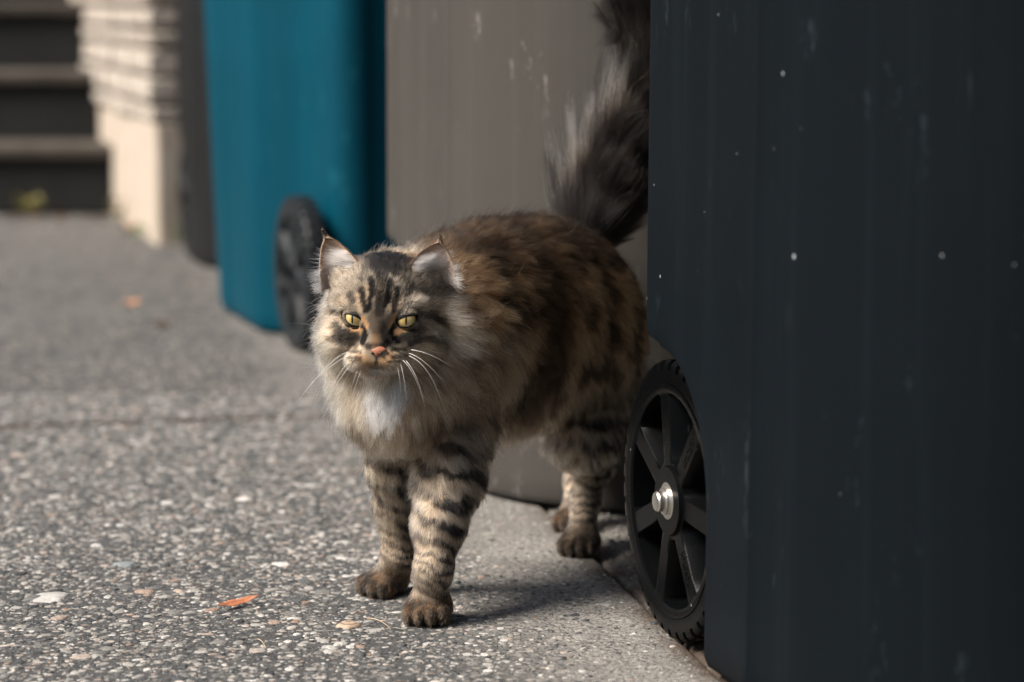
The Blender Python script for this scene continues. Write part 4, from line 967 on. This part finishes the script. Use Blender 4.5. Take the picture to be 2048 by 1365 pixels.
# tail plume
n = 34000; tl = TAIL; seg = rf.random(n) * (len(tl) - 1.3) + 0.25; i0 = seg.astype(int); fr = (seg - i0)[:, None]
cp = tl[i0] * (1 - fr) + tl[np.minimum(i0 + 1, len(tl) - 1)] * fr; td = unit(tl[np.minimum(i0 + 1, len(tl) - 1)] - tl[i0])
a = rf.random(n) * math.tau; e1 = unit(np.cross(td, [0, 1.0, 0.1])); e2 = np.cross(td, e1); Nt = e1 * np.cos(a)[:, None] + e2 * np.sin(a)[:, None]
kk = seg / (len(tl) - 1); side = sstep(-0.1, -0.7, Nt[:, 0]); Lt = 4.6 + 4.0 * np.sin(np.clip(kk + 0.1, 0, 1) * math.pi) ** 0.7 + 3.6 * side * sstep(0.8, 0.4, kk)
clump_n = fbm(cp / 1.3 + Nt * 0.8, 61, 2); tipk = sstep(-0.60, -0.88, Nt[:, 0]) * sstep(0.72, 0.5, kk) * (clump_n > 0.48) * 0.95  # pale tips colour in the sunlit left fringe
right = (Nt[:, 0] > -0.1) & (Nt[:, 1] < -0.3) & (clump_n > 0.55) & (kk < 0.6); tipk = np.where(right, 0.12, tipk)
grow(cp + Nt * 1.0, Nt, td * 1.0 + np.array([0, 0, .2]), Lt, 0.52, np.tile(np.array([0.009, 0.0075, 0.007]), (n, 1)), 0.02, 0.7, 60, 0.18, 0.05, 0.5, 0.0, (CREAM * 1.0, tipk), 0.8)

# ears: down on the inside, dark short fur behind, rims and the long pale tufts
for s in (-1, 1):
    Gd = EG[s]
    def ear_pt(a, t):
        x = a * NS; y = t * NTT; i = np.minimum(x.astype(int), NS - 1); j = np.minimum(y.astype(int), NTT - 1); fx = (x - i)[:, None]; fy = (y - j)[:, None]
        p = (Gd[i, j] * (1 - fx) + Gd[i + 1, j] * fx) * (1 - fy) + (Gd[i, j + 1] * (1 - fx) + Gd[i + 1, j + 1] * fx) * fy
        du = Gd[i + 1, j] - Gd[i, j]; dv = Gd[i, j + 1] - Gd[i, j]; nn = unit(np.cross(du, dv)); nn = np.where(nn[:, 2:3] < 0, -nn, nn); return p, nn, unit(dv), unit(du)
    def to_w(v): return v @ HM
    wsgn = 1.0
    n = 2600; a, t = rf.random(n), rf.random(n) ** 1.2; p, nn, dv, du = ear_pt(a, t)
    grow(HO + to_w(p), to_w(nn), to_w(dv + du * (0.5 - a)[:, None]), np.full(n, .42), 0.25, np.tile(BEIGE * 1.15, (n, 1)), 0.012, 0.1, 20, .2, .1, .8)
    n = 5200; a, t = rf.random(n), rf.random(n); p, nn, dv, du = ear_pt(a, t)
    cb = np.where((rf.random(n) < 0.5)[:, None], BROWN[None], TAN[None] * 0.5)
    grow(HO + to_w(p - nn * .12), -to_w(nn), to_w(dv), np.full(n, .38), 0.2, cb, 0.013, 0.2, 20, .2, .2, .6)
    for edge in (0.0, 1.0):                                            # rims
        n = 1500; a, t = np.full(n, edge), rf.random(n); p, nn, dv, du = ear_pt(a, t); out = du if edge else -du
        inner = edge == 1.0; cb = np.tile(BROWN * 1.2 if inner else BEIGE, (n, 1)); cb[t > 0.95] = BLACK
        grow(HO + to_w(p), unit(to_w(out + nn * .2)), to_w(dv), np.full(n, .22), 0.3, cb, 0.012, 0.1, 20, .2, .1, .8)
    n = 800; a = 1 - rf.random(n) ** 1.3 * 0.5; t = rf.random(n) ** 1.2 * 0.5; p, nn, dv, du = ear_pt(a, t)
    grow(HO + to_w(p), to_w(unit(nn * .8 + np.array([0, 0, .6]))), to_w(-du * 1.0 + dv * (0.75 - 1.6 * t[:, None] * 0 - 0.55 * (1 - a)[:, None]) + np.array([0, 0, .35])), 1.4 + 1.9 * rf.random(n), 0.35, np.tile(WHITE * 0.92, (n, 1)), 0.014, 0.6, 30, .22, .03, .85)
    n = 450; a = rf.random(n) * 0.4; t = rf.random(n) * 0.35; p, nn, dv, du = ear_pt(a, t)
    grow(HO + to_w(p), to_w(unit(nn + np.array([0, 0, .5]))), to_w(-du * .9 + dv * (0.5 - 1.2 * (1 - t[:, None] / .4) * 0.5)), 1.4 + 1.3 * rf.random(n), 0.35, np.tile(WHITE * 0.9, (n, 1)), 0.014, 0.6, 30, .25, .03, .85)
    n = 130; a = rf.random(n); t = 0.95 + 0.07 * rf.random(n); p, nn, dv, du = ear_pt(a, t)
    grow(HO + to_w(p), to_w(unit(dv)), to_w(dv + du * .2), np.full(n, .7 if s < 0 else .35), 0.8, np.tile(BLACK, (n, 1)), 0.013, 0.5, 60, .15, 0, 1.0)

pos = np.concatenate([o[0] for o in OUT]); col = np.concatenate([o[1] for o in OUT]); rad = np.concatenate([o[2] for o in OUT])
pos[:, :, 2] = np.maximum(pos[:, :, 2], 0.06)
nc, npt = pos.shape[:2]
cu = bpy.data.hair_curves.new('fur'); cu.add_curves([npt] * nc)
cu.attributes['position'].data.foreach_set('vector', ((pos - ROOT) / 100).astype(np.float32).ravel())
ra = cu.attributes.get('radius') or cu.attributes.new('radius', 'FLOAT', 'POINT'); ra.data.foreach_set('value', (rad / 100).astype(np.float32).ravel())
ca = cu.attributes.new('tint', 'FLOAT_COLOR', 'POINT'); ca.data.foreach_set('color', np.concatenate([col, np.ones((nc, npt, 1))], 2).astype(np.float32).ravel())
t = NT('cat_fur'); at_ = t.node('ShaderNodeAttribute', attribute_name='tint')
hb = t.node('ShaderNodeBsdfHairPrincipled', parametrization='COLOR')
t.to(at_.outputs['Color'], hb.inputs['Color']); hb.inputs['Roughness'].default_value = 0.42; hb.inputs['Radial Roughness'].default_value = 0.5
hb.inputs['Random Roughness'].default_value = 0.3; hb.inputs['IOR'].default_value = 1.22
t.to(hb.outputs[0], t.n['Material Output'].inputs['Surface']); cu.materials.append(t.m)
fo = bpy.data.objects.new('fur', cu); COL.objects.link(fo); fo.parent = cat

# ------------------------------------------------------------------ small things on the ground
def leaf_vf(L, W, curl, seed, fold=0.25):
    r = np.random.default_rng(seed); n, m = 12, 4; V = []
    for i in range(n + 1):
        t = i / n; w = W * math.sin(math.pi * min(t * 1.02, 1.0)) ** 0.75 * (1 - 0.35 * t) if 0 < t < 1 else 0.02
        for j in range(m + 1):
            s = j / m * 2 - 1
            V.append((L * (t - 0.5), s * w + 0.12 * L * math.sin(t * 2.2) * 0.6, curl * (2 * t - 1) ** 2 + fold * abs(s) * w * 1.2 + 0.06 * math.sin(t * 17 + s) + 0.12))
    F = [(i * (m + 1) + j, (i + 1) * (m + 1) + j, (i + 1) * (m + 1) + j + 1, i * (m + 1) + j + 1) for i in range(n) for j in range(m)]
    return V, F
def mat_leaf(name, c1, c2):
    t = NT(name); O = t.obj()
    return t.base(t.mix(t.ramp(t.noise(O, 90, 5, 0.7), [(0.35, 0), (0.65, 1)]), c1, c2), 0.6, t.bump(t.noise(O, 250, 3), 0.4, 0.001), spec=0.3)
ML = {'orange': mat_leaf('leaf_orange', (0.30, 0.10, 0.045), (0.40, 0.17, 0.09)), 'brown': mat_leaf('leaf_brown', (0.09, 0.045, 0.022), (0.22, 0.12, 0.06)), 'dark': mat_leaf('leaf_dark', (0.03, 0.02, 0.012), (0.07, 0.045, 0.03)), 'pale': mat_leaf('leaf_pale', (0.40, 0.19, 0.10), (0.55, 0.30, 0.18))}
def leaf(px, py, L, W, curl, rz, kind, label, group=None, seed=1, tilt=0.0):
    p = onZ(px, py, 0.0); V, F = leaf_vf(L, W, curl, seed)
    o = mobj('leaf', V, F, ML[kind], None, True, (p[0], p[1], 0.22)); o.rotation_euler = (tilt, 0, rz); md = o.modifiers.new('thick', 'SOLIDIFY'); md.thickness = 0.0004
    tag(o, label, 'leaf', group); return o
leaf(478, 1216, 5.6, 0.62, 0.55, 0.75, 'orange', 'narrow curled orange leaf on the pavement left of the front paws', seed=2, tilt=0.35)
leaf(262, 612, 4.6, 1.1, 0.9, 0.9, 'pale', 'blurred pale orange leaf on the pavement left of the blue bin', seed=3, tilt=0.5)
leaf(325, 656, 3.6, 1.5, 0.7, 0.2, 'dark', 'small dark curled leaf on the pavement between orange leaf and blue bin', seed=4, tilt=0.3)
rl = np.random.default_rng(23)
for k in range(9):
    px = 5 + 285 * (k + rl.random()) / 9; py = 433 + rl.random() * 10 + max(0, (px - 190)) * 0.33
    leaf(px, py, 3.5 + 3 * rl.random(), 1.0 + 0.7 * rl.random(), 0.8, rl.random() * 6, ('brown', 'brown', 'orange', 'pale', 'dark')[k % 5], 'small dry leaf in the litter along the foot of the dark steps', 'dry leaves along the foot of the steps', 30 + k, 0.6 * rl.random())
def straw(p0, p1, bend, label):
    a, b = onZ(*p0), onZ(*p1); m = (a + b) / 2 + np.array([0, bend, 0.35]); t = np.linspace(0, 1, 10)[:, None]
    pts = a * (1 - t) ** 2 + 2 * m * t * (1 - t) + b * t * t; pts[:, 2] += 0.16; o0 = pts[0].copy(); o0[2] = 0
    V, F = tube_vf(pts - o0, np.linspace(0.055, 0.03, 10), 6); o = mobj('straw', V, F, mat_leaf('dry_straw', (0.30, 0.23, 0.15), (0.45, 0.36, 0.25)), None, True, o0); tag(o, label, 'straw')
straw((733, 1240), (782, 1262), 1.2, 'thin pale curved straw on the ground beside the near front paw')
straw((515, 1282), (532, 1300), 0.4, 'tiny pale straw on the ground below the orange leaf')
def loose(px, py, rx, ry, rz, mat, label, seed):
    p = onZ(px, py); V, F = stone_vf(rx, ry, rz, seed, 16); V = np.array(V); V[:, 2] += 0.05
    o = mobj('pebble', V, F, mat, None, True, (p[0], p[1], 0)); tag(o, label, 'pebble'); md = o.modifiers.new('sub', 'SUBSURF'); md.levels = md.render_levels = 1
loose(98, 1196, 2.0, 2.3, 0.30, mat_plain('white_stone', (0.22, 0.215, 0.205), (0.42, 0.41, 0.39), 60, 0.7, 0.5), 'large flat white pebble in the pavement at lower left', 71)
t = NT('banded_stone'); O = t.obj(); vl = t.node('ShaderNodeVectorMath', operation='LENGTH'); t.to(t.mapping(O, scale=(1, 1.1, 0)), vl.inputs[0])
bw = t.math('SINE', t.math('MULTIPLY', vl.outputs['Value'], 900.0)); M_BAND = t.base(t.mix(t.ramp(bw, [(0.3, 0.0), (0.8, 1.0)]), (0.33, 0.25, 0.18), (0.17, 0.12, 0.085)), 0.6, spec=0.4)
loose(697, 1252, 1.25, 1.25, 0.42, M_BAND, 'tan banded pebble on the ground left of the near front paw', 72)
loose(490, 1000, 1.1, 0.9, 0.25, mat_plain('pale_chip', (0.38, 0.36, 0.34), (0.5, 0.48, 0.45), 80, 0.7, 0.4), 'squarish white stone chip in the pavement left of the front legs', 73)
loose(250, 1130, 1.2, 1.0, 0.25, mat_plain('bluish_stone', (0.13, 0.15, 0.155), (0.21, 0.23, 0.235), 60, 0.6, 0.4), 'smooth bluish grey pebble above the orange leaf', 74)
def weed(px, py, n, h, spread, mat, label, seed, z=0.0):
    p = onZ(px, py, 0); r = np.random.default_rng(seed); parts = []
    for k in range(n):
        a = r.random() * math.tau; out = spread * r.random() ** 0.6; hh = h * (0.35 + 0.65 * r.random()); d = np.array([math.cos(a), math.sin(a), 0]); q = np.array([-d[1], d[0], 0])
        base = d * out * 0.25; tipc = d * out + [0, 0, hh]; mid = base * 0.4 + tipc * 0.6 + [0, 0, hh * 0.18]; w = 0.5 + 0.6 * r.random()
        stem = [base, base + q * 0.08, mid + q * 0.08, mid]; parts.append((stem, [(0, 1, 2, 3)]))
        lv = [mid, mid + q * w + (tipc - mid) * 0.4, tipc, mid - q * w + (tipc - mid) * 0.4, mid + (tipc - mid) * 0.5 + [0, 0, -0.25]]
        parts.append((lv, [(0, 1, 4), (1, 2, 4), (2, 3, 4), (3, 0, 4)]))
    V, F = join_vf(parts); o = mobj('weed', V, F, mat, None, False, (p[0], p[1], z)); tag(o, label, 'weed')
MG = mat_leaf('weed_green', (0.03, 0.10, 0.018), (0.07, 0.17, 0.03)); MY = mat_leaf('weed_yellow', (0.10, 0.10, 0.02), (0.17, 0.14, 0.035))
weed(380, 492, 34, 5.5, 5.0, MG, 'small bright green weed at the wall end beside the charcoal bin', 5)
weed(240, 447, 34, 8.5, 5.0, MY, 'yellow green weed in the corner where steps meet the pale wall', 6)
weed(272, 478, 22, 4.5, 4.5, MG, 'low dark green weed at the foot of the pale wall', 7)
weed(60, 436, 30, 7.5, 6.5, MY, 'withered yellowish weed against the bottom step at far left', 8)
